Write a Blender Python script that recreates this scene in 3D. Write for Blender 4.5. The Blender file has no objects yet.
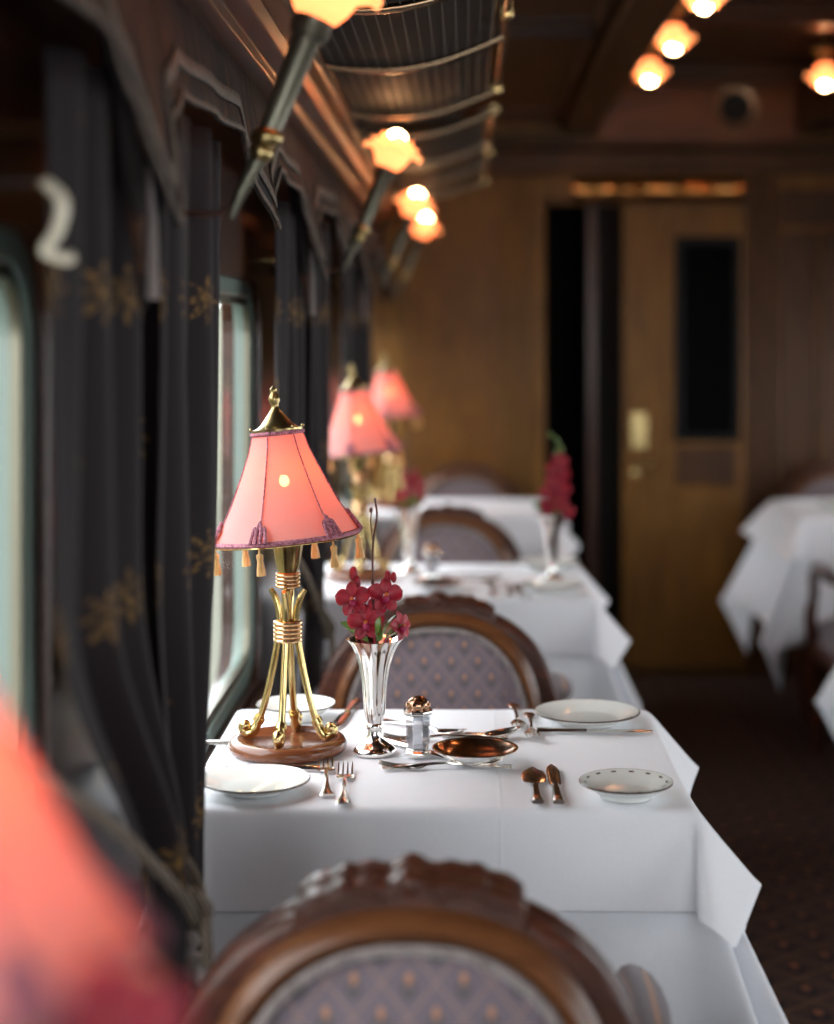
import bpy, bmesh, math, random
import numpy as np
from mathutils import Vector, Matrix
PI = math.pi
random.seed(4)
S = bpy.context.scene
COL = S.collection

# ------------------------------------------------------------------ camera
EYE, FPX, VX, VY = 1.39, 1727.0, 465.0, 330.0     # eye height, focal length in px, vanishing point
cd = bpy.data.cameras.new('camera')
cam = bpy.data.objects.new('camera', cd); COL.objects.link(cam)
cam.location = (0, 0, EYE); cam.rotation_euler = (PI/2, 0, 0)
cd.sensor_fit = 'HORIZONTAL'; cd.sensor_width = 36
cd.lens = FPX*36/834
cd.shift_x = (417-VX)/834; cd.shift_y = -(512-VY)/834
cd.clip_start = 0.05
cd.dof.use_dof = True; cd.dof.focus_distance = 2.47; cd.dof.aperture_fstop = 2.2; cd.dof.aperture_blades = 0
S.camera = cam
# ------------------------------------------------------------------ daylight: an even overcast sky
w = bpy.data.worlds.new('sky'); S.world = w; w.use_nodes = True
bg = w.node_tree.nodes['Background']
bg.inputs[0].default_value = (0.90, 0.94, 1.0, 1); bg.inputs[1].default_value = 3.6
S.view_settings.view_transform = 'Standard'; S.view_settings.look = 'None'
S.view_settings.gamma = 1; S.view_settings.use_curve_mapping = False
S.view_settings.exposure = 1.27
S.cycles.use_denoising = True
S.cycles.max_bounces = 8; S.cycles.diffuse_bounces = 4; S.cycles.glossy_bounces = 4
S.cycles.transmission_bounces = 6; S.cycles.transparent_max_bounces = 12
S.cycles.sample_clamp_indirect = 6; S.cycles.blur_glossy = 0.6
S.cycles.caustics_refractive = False

BAY = 1.76
XL, XR, YB, YE = -0.41, 2.27, -1.5, 6.95           # side walls, rear wall, end wall
LW = [(1.76*(k-1)+2.24, 1.76*(k-1)+3.47) for k in range(0, 4)]   # window openings in the left wall
WZ0, WZ1 = 0.70, 1.485
def portal(loc, rot, sx, sy):
    l = bpy.data.lights.new('window_portal', 'AREA'); l.shape = 'RECTANGLE'; l.size = sx; l.size_y = sy
    l.cycles.is_portal = True
    o = bpy.data.objects.new('window_portal', l); COL.objects.link(o); o.location = loc; o.rotation_euler = rot
for a, b in LW:
    portal((XL-0.10, (a+b)/2, (WZ0+WZ1)/2), (0, -PI/2, 0), WZ1-WZ0, b-a)
    portal((XR+0.10, (a+b)/2, (WZ0+WZ1)/2), (0, PI/2, 0), WZ1-WZ0, b-a)
RW = (-0.32, 1.7, 0.65, 1.9)                          # unseen glazed opening added behind the camera to light cloth fronts: x0 x1 z0 z1
portal(((RW[0]+RW[1])/2, YB-0.10, (RW[2]+RW[3])/2), (PI/2, 0, 0), RW[1]-RW[0], RW[3]-RW[2])
TT = 0.770                                          # top of the table linen

def at(px, py, z=TT):                               # a point of the table plane
    d = (EYE-z)*FPX/(py-VY)
    return ((px-VX)*d/FPX, d)

# ------------------------------------------------------------------ materials
class G:
    def __init__(s, name, **kw):
        s.m = bpy.data.materials.new(name); s.m.use_nodes = True
        s.t = s.m.node_tree; s.b = s.t.nodes['Principled BSDF']; s.out = s.t.nodes['Material Output']
        for k, v in kw.items(): s.set(k, v)
    K = dict(col='Base Color', rough='Roughness', metal='Metallic', spec='Specular IOR Level', coat='Coat Weight',
             trans='Transmission Weight', sheen='Sheen Weight', em='Emission Strength', emc='Emission Color', ior='IOR',
             cr='Coat Roughness', sss='Subsurface Weight', normal='Normal', aniso='Anisotropic')
    def set(s, k, v):
        i = s.b.inputs[s.K[k]]
        if hasattr(v, 'is_output'): s.t.links.new(v, i)
        elif isinstance(v, tuple): i.default_value = (*v, 1)
        else: i.default_value = v
        return s
    def n(s, typ, ins=None, **kw):
        nd = s.t.nodes.new('ShaderNode'+typ)
        for k, v in kw.items(): setattr(nd, k, v)
        for k, v in (ins or {}).items():
            if hasattr(v, 'is_output'): s.t.links.new(v, nd.inputs[k])
            elif isinstance(v, tuple) and len(v) == 3 and nd.inputs[k].type == 'RGBA': nd.inputs[k].default_value = (*v, 1)
            else: nd.inputs[k].default_value = v
        return nd
    def ma(s, op, a, b=0.0, c=0.0): return s.n('Math', {0: a, 1: b, 2: c}, operation=op).outputs[0]
    def co(s, kind='Object', scale=(1, 1, 1), rot=(0, 0, 0)):
        c = s.n('TexCoord').outputs[kind]
        mp = s.n('Mapping', {'Vector': c}); mp.inputs['Scale'].default_value = scale; mp.inputs['Rotation'].default_value = rot
        return mp.outputs[0]
    def xyz(s, v): return s.n('SeparateXYZ', {0: v}).outputs
    def noise(s, v, sc, det=3, rough=.5, dist=0): return s.n('TexNoise', {'Vector': v, 'Scale': sc, 'Detail': det, 'Roughness': rough, 'Distortion': dist}).outputs[0]
    def mix(s, f, a, b):
        nd = s.t.nodes.new('ShaderNodeMix'); nd.data_type = 'RGBA'
        for i, v in ((0, f), (6, a), (7, b)):
            if hasattr(v, 'is_output'): s.t.links.new(v, nd.inputs[i])
            elif isinstance(v, tuple): nd.inputs[i].default_value = (*v, 1)
            else: nd.inputs[i].default_value = v
        return nd.outputs[2]
    def ramp(s, f, *st):
        nd = s.n('ValToRGB', {0: f}); e = nd.color_ramp.elements
        while len(e) < len(st): e.new(1)
        for i, (p, c) in enumerate(st): e[i].position = p; e[i].color = (*c, 1) if len(c) == 3 else c
        return nd.outputs[0]
    def mask(s, f, lo, hi): return s.n('MapRange', {0: f, 1: lo, 2: hi, 3: 0.0, 4: 1.0}, clamp=True).outputs[0]
    def bump(s, h, st=.3, dist=.002): s.set('normal', s.n('Bump', {'Height': h, 'Strength': st, 'Distance': dist}).outputs[0]); return s
    def wrap(s, sh): s.t.links.new(sh, s.out.inputs[0])

def wood(name, dark, light, rough=.3, coat=.5, sc=1.0, axis=2, spec=.35):
    g = G(name, rough=rough, coat=coat*.4, cr=.15, spec=spec)
    sc3 = [9*sc]*3; sc3[axis] = 1.1*sc
    v = g.co(scale=tuple(sc3))
    a = g.noise(v, 2.2, 6, .6, 1.2); b = g.noise(v, 14, 3, .5)
    f = g.ma('ADD', g.ma('MULTIPLY', a, .75), g.ma('MULTIPLY', b, .25))
    g.set('col', g.ramp(f, (.36, dark), (.64, light)))
    return g.bump(b, .08, .001).m
M = {}
M['mahog'] = wood('dark_mahogany', (.020, .007, .004), (.058, .020, .009), .34, .2, axis=1, spec=.25)
M['ceil'] = wood('ceiling_veneer', (.030, .011, .003), (.058, .021, .006), .36, .1, axis=1, spec=.2)
M['redwood'] = wood('glow_reddened_marquetry', (.10, .024, .003), (.20, .052, .006), .35, .3, axis=0)  # red wood, its colour reddened further to hold the lamp glow
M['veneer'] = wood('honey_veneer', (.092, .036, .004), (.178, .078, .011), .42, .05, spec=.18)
M['veneer2'] = wood('burr_veneer', (.075, .027, .003), (.160, .063, .008), .42, .05, sc=2.2, spec=.18)
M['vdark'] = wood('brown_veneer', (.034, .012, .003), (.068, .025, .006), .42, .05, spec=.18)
M['chairlight'] = wood('lighter_chair_wood', (.070, .023, .008), (.150, .056, .020), .34, .25, sc=2, axis=0)  # front frame in a lighter tone than the shell
M['chairdark'] = wood('darker_chair_wood', (.030, .008, .004), (.085, .024, .011), .36, .2, sc=2, axis=0, spec=.25)
M['base'] = wood('turned_wood', (.12, .036, .014), (.20, .066, .026), .22, .8, sc=3, axis=0)
M['silver'] = G('polished_silver', col=(.88, .86, .83), metal=1.0, rough=.13).m
M['silver2'] = G('cutlery_silver', col=(.80, .74, .69), metal=1.0, rough=.17).m
M['copper'] = G('tarnished_silver_inside', col=(.42, .24, .15), metal=1.0, rough=.2).m
g = G('brass', metal=1.0, rough=.2); n_ = g.noise(g.co(), 30, 3); g.set('col', g.ramp(n_, (.3, (.55, .38, .15)), (.7, (.78, .60, .28)))); M['brass'] = g.m
g = G('aged_brass', metal=1.0, rough=.28); n_ = g.noise(g.co(), 40, 3); g.set('col', g.ramp(n_, (.3, (.30, .21, .09)), (.7, (.50, .38, .17)))); M['abrass'] = g.m
M['pewter'] = G('pewter', col=(.16, .15, .11), metal=.85, rough=.38).m
M['copperwire'] = G('copper_binding', col=(.72, .47, .25), metal=1.0, rough=.25).m
M['rail'] = G('rack_rail', col=(.26, .18, .11), metal=1.0, rough=.22).m
M['black'] = G('black_lacquer', col=(.004, .003, .003), rough=.4, spec=.1).m
M['dark'] = G('near_black_shade', col=(.012, .009, .008), rough=.8).m  # near-black, carries the painted shade above the racks
M['net'] = G('rack_net', col=(.010, .010, .009), rough=.7, spec=.2).m
M['netcord'] = G('rack_net_cord', col=(.09, .10, .085), rough=.7).m
M['porc'] = G('porcelain', col=(.83, .84, .80), rough=.12, coat=.4).m
M['band'] = G('plate_rim_band', col=(.07, .045, .035), rough=.2).m
M['green'] = G('window_frame_paint', col=(.15, .20, .175), rough=.3).m
M['leaf'] = G('leaf', col=(.11, .20, .035), rough=.35).m
M['stem'] = G('stem', col=(.10, .035, .022), rough=.5).m
M['bulb'] = G('lit_bulb', col=(1, .8, .5), em=38.0, emc=(1.0, .58, .24)).m
M['rosebulb'] = G('lit_sconce_bulb', col=(1, .85, .6), em=34.0, emc=(1.0, .58, .27)).m
M['vent'] = G('vent_ring', col=(.30, .17, .09), metal=.6, rough=.35).m
M['gloss'] = G('bronzed_strip', col=(.30, .12, .03), metal=.9, rough=.10).m
M['glassdark'] = G('door_glass', col=(.003, .003, .003), rough=.06, spec=.14).m
M['white_knob'] = G('enamel_hook', col=(.72, .66, .52), rough=.3).m

g = G('frosted_rose_glass')
e = g.n('Emission', {'Color': (1.0, .40, .15), 'Strength': .55}).outputs[0]
tl = g.n('BsdfTranslucent', {'Color': (1, .56, .30)}).outputs[0]; df = g.n('BsdfDiffuse', {'Color': (.85, .52, .30)}).outputs[0]
mx = g.n('MixShader', {0: .5, 1: tl, 2: df}).outputs[0]; g.wrap(g.n('AddShader', {0: mx, 1: e}).outputs[0]); M['rose'] = g.m

g = G('pane_glass')
tr = g.n('BsdfTransparent', {'Color': (.96, .965, .95)}).outputs[0]; gl = g.n('BsdfGlossy', {'Color': (1, 1, 1), 'Roughness': .02}).outputs[0]
g.wrap(g.n('MixShader', {0: .07, 1: tr, 2: gl}).outputs[0]); M['pane'] = g.m
g = G('shaker_glass')
tr = g.n('BsdfTransparent', {'Color': (.80, .82, .84)}).outputs[0]; gl = g.n('BsdfGlossy', {'Color': (.95, .95, 1), 'Roughness': .04}).outputs[0]
g.wrap(g.n('MixShader', {0: .42, 1: tr, 2: gl}).outputs[0]); M['sglass'] = g.m
M['salt'] = G('salt', col=(.55, .55, .56), rough=.7).m

g = G('pink_silk')                                   # lampshade silk: thin, lets the bulb through
v = g.co(); z = g.noise(v, 400, 2)
c = g.mix(z, (.88, .55, .55), (.95, .63, .63))
tl = g.n('BsdfTranslucent', {'Color': (1.0, .17, .04)}).outputs[0]; df = g.n('BsdfDiffuse', {'Color': c}).outputs[0]
mx = g.n('MixShader', {0: .50, 1: df, 2: tl}).outputs[0]
tp = g.n('BsdfTransparent', {'Color': (1, .55, .40)}).outputs[0]
g.wrap(g.n('MixShader', {0: .05, 1: mx, 2: tp}).outputs[0]); M['silk'] = g.m
g = G('mauve_braid', rough=.8); v = g.co(); z = g.noise(v, 260, 2); g.set('col', g.ramp(z, (.35, (.22, .06, .09)), (.65, (.55, .22, .28)))); M['braid'] = g.bump(z, .8, .003).m
g = G('gold_tassel', rough=.6, sheen=.3); z = g.noise(g.co(scale=(300, 300, 20)), 1, 2); g.set('col', g.ramp(z, (.3, (.50, .24, .06)), (.7, (.88, .52, .20)))); M['tassel'] = g.bump(z, .5, .002).m
g = G('grey_tassel', rough=.8, sheen=.3); z = g.noise(g.co(scale=(160, 160, 8)), 1, 2); g.set('col', g.ramp(z, (.3, (.09, .07, .065)), (.7, (.25, .21, .195)))); M['gtassel'] = g.bump(z, .6, .003).m
g = G('cord', rough=.8); wv = g.n('TexWave', {'Vector': g.co(rot=(.6, .6, 0)), 'Scale': 60.0, 'Distortion': 1.0}).outputs[1]
g.set('col', g.ramp(wv, (.3, (.05, .035, .025)), (.7, (.19, .145, .105)))); M['cord'] = g.bump(wv, .6, .002).m
g = G('valance_trim', rough=.75); z = g.noise(g.co(), 120, 2); g.set('col', g.ramp(z, (.3, (.07, .055, .045)), (.7, (.15, .12, .095)))); M['vtrim'] = g.m

g = G('linen', rough=.75, sheen=.15, spec=.2)        # white table linen: weave, hem line, ironed crease, all in the cloth's own UV
uv = g.xyz(g.n('UVMap').outputs[0]); ux, uy = uv[0], uv[1]
wx = g.ma('SINE', g.ma('MULTIPLY', ux, 1500.0)); wy = g.ma('SINE', g.ma('MULTIPLY', uy, 1500.0))
weave = g.ma('MULTIPLY', g.ma('ADD', wx, wy), .25)
wr = g.noise(g.co(), 7, 3, .5)
cre = g.ma('SUBTRACT', 1.0, g.mask(g.ma('ABSOLUTE', g.ma('SUBTRACT', ux, .085)), .0, .004))
h = g.ma('ADD', g.ma('ADD', g.ma('MULTIPLY', weave, .06), g.ma('MULTIPLY', wr, 3.0)), g.ma('MULTIPLY', cre, .5))
g.set('col', g.mix(g.noise(g.co(scale=(1, 1, 1)), 300, 2), (.80, .81, .86), (.86, .87, .91)))
M['linen'] = g.bump(h, .5, .003).m

def lattice(g, v, ux, uz, orange, dark, line, basec, sx=.052, sz=.062):
    a = g.ma('ADD', g.ma('DIVIDE', ux, sx), g.ma('DIVIDE', uz, sz)); b = g.ma('SUBTRACT', g.ma('DIVIDE', ux, sx), g.ma('DIVIDE', uz, sz))
    fa = g.ma('ABSOLUTE', g.ma('SUBTRACT', g.ma('FRACT', a), .5)); fb = g.ma('ABSOLUTE', g.ma('SUBTRACT', g.ma('FRACT', b), .5))
    m = g.ma('MAXIMUM', fa, fb); lines = g.mask(m, .455, .48)
    # local cell coordinates
    ca = g.ma('SUBTRACT', g.ma('FRACT', a), .5); cb = g.ma('SUBTRACT', g.ma('FRACT', b), .5)
    lx = g.ma('ADD', ca, cb); lz = g.ma('SUBTRACT', ca, cb)
    r1 = g.ma('SQRT', g.ma('ADD', g.ma('POWER', g.ma('MULTIPLY', lx, 1.5), 2.0), g.ma('POWER', g.ma('SUBTRACT', lz, .12), 2.0)))
    m1 = g.ma('SUBTRACT', 1.0, g.mask(r1, .15, .24))
    r2 = g.ma('SQRT', g.ma('ADD', g.ma('POWER', g.ma('MULTIPLY', lx, 1.1), 2.0), g.ma('POWER', g.ma('ADD', lz, .18), 2.0)))
    m2 = g.ma('MULTIPLY', g.ma('SUBTRACT', 1.0, g.mask(r2, .26, .34)), g.mask(r2, .10, .17))
    c = g.mix(g.ma('MULTIPLY', lines, .6), basec, line); c = g.mix(g.ma('MULTIPLY', m2, .95), c, dark); c = g.mix(g.ma('MULTIPLY', m1, .8), c, orange)
    return c
g = G('chair_fabric', rough=.85, sheen=.25)
v = g.co(); q = g.xyz(v); n_ = g.noise(v, 220, 3)
basec = g.mix(n_, (.098, .076, .092), (.150, .118, .138))
c = lattice(g, v, q[0], q[2], (.40, .175, .085), (.055, .05, .045), (.27, .16, .125), basec)
ax = g.ma('ABSOLUTE', q[0]); st = g.ma('MULTIPLY', g.mask(ax, .126, .127), g.ma('SUBTRACT', 1.0, g.mask(ax, .150, .151)))
strip = g.ma('MULTIPLY', st, g.ma('GREATER_THAN', g.ma('SINE', g.ma('MULTIPLY', ax, 800.0)), .1))
c = g.mix(g.ma('MULTIPLY', st, .6), c, (.15, .11, .13)); c = g.mix(g.ma('MULTIPLY', strip, .6), c, (.075, .045, .055))
g.set('col', c); M['chair'] = g.bump(n_, .5, .002).m

g = G('curtain_damask', rough=.7, spec=.2)
uv = g.xyz(g.n('UVMap').outputs[0])
a = g.ma('DIVIDE', uv[0], .155); b = g.ma('DIVIDE', uv[1], .15)
row = g.ma('MULTIPLY', g.ma('MODULO', g.ma('FLOOR', b), 2.0), .5)
lx = g.ma('MULTIPLY', g.ma('SUBTRACT', g.ma('FRACT', g.ma('ADD', a, row)), .5), .155); lz = g.ma('MULTIPLY', g.ma('SUBTRACT', g.ma('FRACT', b), .5), .15)
r = g.ma('SQRT', g.ma('ADD', g.ma('MULTIPLY', lx, lx), g.ma('MULTIPLY', lz, lz))); th = g.ma('ARCTAN2', lz, lx)
pet = g.ma('MULTIPLY', g.ma('ADD', g.ma('COSINE', g.ma('MULTIPLY', th, 8.0)), 2.5), .0085)
med = g.ma('SUBTRACT', 1.0, g.mask(g.ma('SUBTRACT', r, pet), -.002, .002))
ring = g.mask(g.ma('ABSOLUTE', g.ma('SUBTRACT', r, .012)), .001, .003)
f = g.ma('MULTIPLY', g.ma('MULTIPLY', med, g.ma('ADD', g.ma('MULTIPLY', ring, .6), .4)), g.mask(g.noise(g.co(), 130, 3), .38, .6))
n_ = g.noise(g.co(), 300, 2)
g.set('col', g.mix(g.ma('MULTIPLY', f, .85), g.mix(n_, (.009, .006, .0065), (.019, .013, .0155)), (.17, .095, .028)))
M['curtain'] = g.bump(n_, .3, .001).m
g = G('valance_cloth', rough=.7, spec=.2); q = g.xyz(g.co()); n_ = g.noise(g.co(scale=(1, 6, 1)), 9, 3)
s_ = g.mask(g.ma('SINE', g.ma('ADD', g.ma('MULTIPLY', q[1], 120.0), g.ma('MULTIPLY', n_, 3.0))), .3, .9)
s_ = g.ma('MULTIPLY', s_, g.mask(g.noise(g.co(), 16, 2), .45, .6))
g.set('col', g.mix(g.ma('MULTIPLY', s_, .8), (.013, .009, .009), (.09, .036, .014))); M['valance'] = g.m
g = G('carpet', rough=.95, spec=.1); v = g.co(); q = g.xyz(v); n_ = g.noise(v, 60, 4, .7)
c = lattice(g, v, q[0], q[1], (.24, .090, .045), (.012, .013, .020), (.17, .085, .045), g.mix(n_, (.014, .010, .012), (.085, .050, .038)), .16, .13)
g.set('col', c); M['carpet'] = g.bump(n_, .6, .004).m
g = G('orchid_petal', rough=.5, sss=.1); n_ = g.noise(g.co(), 90, 3); g.set('col', g.ramp(n_, (.3, (.16, .001, .010)), (.7, (.36, .004, .022)))); M['petal'] = g.m
M['lip'] = G('orchid_lip', col=(.30, .008, .06), rough=.5).m; M['eye'] = G('orchid_heart', col=(.55, .13, .03), rough=.5).m
g = G('outside_render', rough=.9); n_ = g.noise(g.co(), 1.5, 4); g.set('col', g.mix(n_, (.125, .125, .085), (.17, .17, .12))); M['outwall'] = g.m
g = G('outside_ground', rough=.9); n_ = g.noise(g.co(), 3, 4); g.set('col', g.mix(n_, (.07, .07, .05), (.11, .11, .08))); M['ground'] = g.m

# ------------------------------------------------------------------ mesh helpers
class MB:
    def __init__(s): s.v = []; s.f = []; s.uv = None
    def add(s, v, f, mat=None):
        o = len(s.v); s.v += [tuple(mat @ Vector(p)) if mat is not None else tuple(p) for p in v]
        s.f += [tuple(i+o for i in q) for q in f]; return s
    def box(s, x0, x1, y0, y1, z0, z1, mat=None):
        v = [(x, y, z) for x in (x0, x1) for y in (y0, y1) for z in (z0, z1)]
        return s.add(v, [(0, 1, 3, 2), (4, 6, 7, 5), (0, 4, 5, 1), (2, 3, 7, 6), (0, 2, 6, 4), (1, 5, 7, 3)], mat)
    def lathe(s, prof, seg=32, mat=None, flute=0, fa=0., cap=True):
        v = []; f = []
        for r, z in prof:
            for i in range(seg):
                t = 2*PI*i/seg; rr = r*(1+fa*math.cos(flute*t)) if flute else r
                v.append((rr*math.cos(t), rr*math.sin(t), z))
        for j in range(len(prof)-1):
            for i in range(seg):
                k = (i+1) % seg; f.append((j*seg+i, j*seg+k, (j+1)*seg+k, (j+1)*seg+i))
        if cap:
            f.append(tuple(reversed(range(seg)))); f.append(tuple((len(prof)-1)*seg+i for i in range(seg)))
        return s.add(v, f, mat)
    def tube(s, pts, rad, seg=10, cap=True, mat=None, closed=False):
        P = [Vector(p) for p in pts]; n = len(P); v = []; f = []
        R = rad if isinstance(rad, (list, tuple)) else [rad]*n
        up = Vector((0.123, 0.31, 0.94))
        pu = None
        for i in range(n):
            if closed: t = P[(i+1) % n]-P[i-1]
            else: t = P[min(i+1, n-1)]-P[max(i-1, 0)]
            if t.length < 1e-9: t = Vector((0, 0, 1))
            t.normalize()
            if pu is None:
                a = up if abs(t.dot(up)) < .95 else Vector((1, 0, 0)); u = (a-t*a.dot(t)).normalized()
            else:
                u = pu-t*pu.dot(t); u = u.normalized() if u.length > 1e-6 else pu
            pu = u; b = t.cross(u)
            for k in range(seg):
                c = 2*PI*k/seg; v.append(P[i]+(u*math.cos(c)+b*math.sin(c))*R[i])
        for i in range(n if closed else n-1):
            j = (i+1) % n
            for k in range(seg):
                l = (k+1) % seg; f.append((i*seg+k, i*seg+l, j*seg+l, j*seg+k))
        if cap and not closed: f.append(tuple(reversed(range(seg)))); f.append(tuple((n-1)*seg+k for k in range(seg)))
        return s.add(v, f, mat)
    def ball(s, c, r, seg=14, rings=9, mat=None, sc=(1, 1, 1)):
        v = [(c[0], c[1], c[2]-r*sc[2])]; f = []
        for j in range(1, rings):
            p = -PI/2+PI*j/rings
            for i in range(seg):
                t = 2*PI*i/seg; v.append((c[0]+r*sc[0]*math.cos(p)*math.cos(t), c[1]+r*sc[1]*math.cos(p)*math.sin(t), c[2]+r*sc[2]*math.sin(p)))
        v.append((c[0], c[1], c[2]+r*sc[2])); L = len(v)-1
        for i in range(seg):
            k = (i+1) % seg; f.append((0, 1+k, 1+i)); f.append((L, 1+(rings-2)*seg+i, 1+(rings-2)*seg+k))
            for j in range(rings-2): f.append((1+j*seg+i, 1+j*seg+k, 1+(j+1)*seg+k, 1+(j+1)*seg+i))
        return s.add(v, f, mat)
    def prism(s, poly, fn0, fn1):                    # polygon of (a,b) pairs, mapped by two functions to 3D, both caps and sides
        n = len(poly); v = [fn0(*p) for p in poly]+[fn1(*p) for p in poly]
        f = [tuple(range(n)), tuple(reversed(range(n, 2*n)))]+[(i, i+n, (i+1) % n+n, (i+1) % n) for i in range(n)]
        return s.add(v, f)
    def ring(s, outer, inner, fn0, fn1):             # solid ring between two loops of equal count
        n = len(outer); v = [fn0(*p) for p in outer]+[fn0(*p) for p in inner]+[fn1(*p) for p in outer]+[fn1(*p) for p in inner]
        f = []
        for i in range(n):
            j = (i+1) % n
            f += [(i, j, n+j, n+i), (2*n+i, 3*n+i, 3*n+j, 2*n+j), (i, 2*n+i, 2*n+j, j), (n+i, n+j, 3*n+j, 3*n+i)]
        return s.add(v, f)
    def grid(s, rows, mat=None):
        n = len(rows[0]); v = [p for r in rows for p in r]
        f = [(i*n+j, i*n+j+1, (i+1)*n+j+1, (i+1)*n+j) for i in range(len(rows)-1) for j in range(n-1)]
        return s.add(v, f, mat)
    def build(s, name, mat, parent=None, smooth=True, bevel=0, ang=38, solid=0, sub=0, uv=None):
        me = bpy.data.meshes.new(name); me.from_pydata(s.v, [], s.f)
        if uv:
            l = me.uv_layers.new(name='UVMap')
            for lp in me.loops: l.data[lp.index].uv = uv[lp.vertex_index]
        bm = bmesh.new(); bm.from_mesh(me); bmesh.ops.recalc_face_normals(bm, faces=bm.faces); bm.to_mesh(me); bm.free()
        if smooth:
            me.polygons.foreach_set('use_smooth', [True]*len(me.polygons)); me.set_sharp_from_angle(angle=math.radians(ang))
        me.materials.append(M[mat] if isinstance(mat, str) else mat)
        o = bpy.data.objects.new(name, me); COL.objects.link(o)
        if parent is not None: o.parent = parent
        if solid: m = o.modifiers.new('s', 'SOLIDIFY'); m.thickness = solid; m.offset = 0
        if bevel: m = o.modifiers.new('b', 'BEVEL'); m.width = bevel; m.segments = 2; m.limit_method = 'ANGLE'; m.angle_limit = .6
        if sub: m = o.modifiers.new('u', 'SUBSURF'); m.levels = sub; m.render_levels = sub
        return o
def thing(name, label, cat, loc=(0, 0, 0), rz=0, group=None, mesh=None):
    o = mesh or bpy.data.objects.new(name, None)
    if mesh is None: COL.objects.link(o); o.empty_display_size = .05
    o.location = loc; o.rotation_euler = (0, 0, rz); o['label'] = label; o['category'] = cat
    if group: o['group'] = group
    return o
def kids(o): return [c for c in o.children]
def dup(o, loc=None, rz=None, label=None, group=None, parent=None):
    c = o.copy(); COL.objects.link(c)
    if parent is not None: c.parent = parent
    if loc is not None: c.location = loc
    if rz is not None: c.rotation_euler = (0, 0, rz)
    if label: c['label'] = label
    if group: c['group'] = group
    for k in kids(o): dup(k, parent=c)
    return c
def struct(o): o['kind'] = 'structure'; return o
def T(x=0, y=0, z=0): return Matrix.Translation((x, y, z))
def R(a, ax): return Matrix.Rotation(a, 4, ax)
def rr(a0, a1, b0, b1, r, n=7):
    p = []
    for cx, cy, t0 in ((a1-r, b1-r, 0), (a0+r, b1-r, PI/2), (a0+r, b0+r, PI), (a1-r, b0+r, 1.5*PI)):
        for i in range(n+1): t = t0+PI/2*i/n; p.append((cx+r*math.cos(t), cy+r*math.sin(t)))
    return p
def bez(p0, p1, p2, p3, n=12):
    P = [Vector(p) for p in (p0, p1, p2, p3)]
    return [P[0]*(1-t)**3+P[1]*3*t*(1-t)**2+P[2]*3*t*t*(1-t)+P[3]*t**3 for t in [i/n for i in range(n+1)]]
def catmull(pts, n=8):
    P = [Vector(p) for p in pts]; P = [P[0]*2-P[1]]+P+[P[-1]*2-P[-2]]; out = []
    for i in range(1, len(P)-2):
        for k in range(n):
            t = k/n; out.append(.5*((2*P[i])+(P[i+1]-P[i-1])*t+(2*P[i-1]-5*P[i]+4*P[i+1]-P[i+2])*t*t+(3*P[i]-P[i-1]-3*P[i+1]+P[i+2])*t**3))
    out.append(P[-2]); return out

# ------------------------------------------------------------------ the setting
def holed(name, mat, outer, holes, fn0, fn1):
    bm = bmesh.new(); E = []; front = []
    for lp in [outer]+holes:
        vs = [bm.verts.new(fn0(*p)) for p in lp]
        E += [bm.edges.new((vs[i], vs[(i+1) % len(vs)])) for i in range(len(vs))]
    bmesh.ops.triangle_fill(bm, edges=E, use_beauty=True)
    d = Vector(fn1(*outer[0]))-Vector(fn0(*outer[0]))
    r = bmesh.ops.extrude_face_region(bm, geom=list(bm.faces))
    bmesh.ops.translate(bm, vec=d, verts=[q for q in r['geom'] if isinstance(q, bmesh.types.BMVert)])
    bmesh.ops.recalc_face_normals(bm, faces=bm.faces)
    me = bpy.data.meshes.new(name); bm.to_mesh(me); bm.free(); me.materials.append(M[mat])
    o = bpy.data.objects.new(name, me); COL.objects.link(o); return struct(o)
struct(MB().box(XL-.10, XR+.10, YB-.1, YE+2.2, -.06, 0).build('floor', 'carpet', smooth=False))
rect = [(YB, 0), (YE, 0), (YE, 2.25), (YB, 2.25)]
wl = holed('wall_left', 'mahog', rect, [rr(a, b, WZ0, WZ1, .10) for a, b in LW], lambda y, z: (XL, y, z), lambda y, z: (XL-.08, y, z))
wr_ = holed('wall_right', 'mahog', rect, [rr(a, b, WZ0, WZ1, .10) for a, b in LW], lambda y, z: (XR, y, z), lambda y, z: (XR+.08, y, z))
wb = holed('wall_back', 'mahog', [(XL-.08, 0), (XR+.08, 0), (XR+.08, 2.5), (XL-.08, 2.5)], [rr(*RW, .1)], lambda x, z: (x, YB, z), lambda x, z: (x, YB-.08, z))
for sx, X, sg in ((0, XL, -1), (1, XR, 1)):
    for i, (a, b) in enumerate(LW):
        o = MB().ring(rr(a, b, WZ0, WZ1, .10), rr(a+.032, b-.032, WZ0+.032, WZ1-.032, .075), lambda y, z: (X+sg*.012, y, z), lambda y, z: (X+sg*.05, y, z)).build('window_%d' % (sx*4+i+1), 'green', bevel=.004)
        struct(o)
        MB().prism(rr(a+.030, b-.030, WZ0+.030, WZ1-.030, .077), lambda y, z: (X+sg*.030, y, z), lambda y, z: (X+sg*.033, y, z)).build('pane', 'pane', o)
        MB().ring(rr(a+.032, b-.032, WZ0+.032, WZ1-.032, .075), rr(a+.046, b-.046, WZ0+.046, WZ1-.046, .06), lambda y, z: (X+sg*.018, y, z), lambda y, z: (X+sg*.029, y, z)).build('glazing_bead', 'pewter', o)
        MB().box(min(X, X-sg*.018), max(X, X-sg*.018), a-.02, b+.02, WZ0-.05, WZ0-.018).build('sill', 'mahog', o, bevel=.006)
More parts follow.
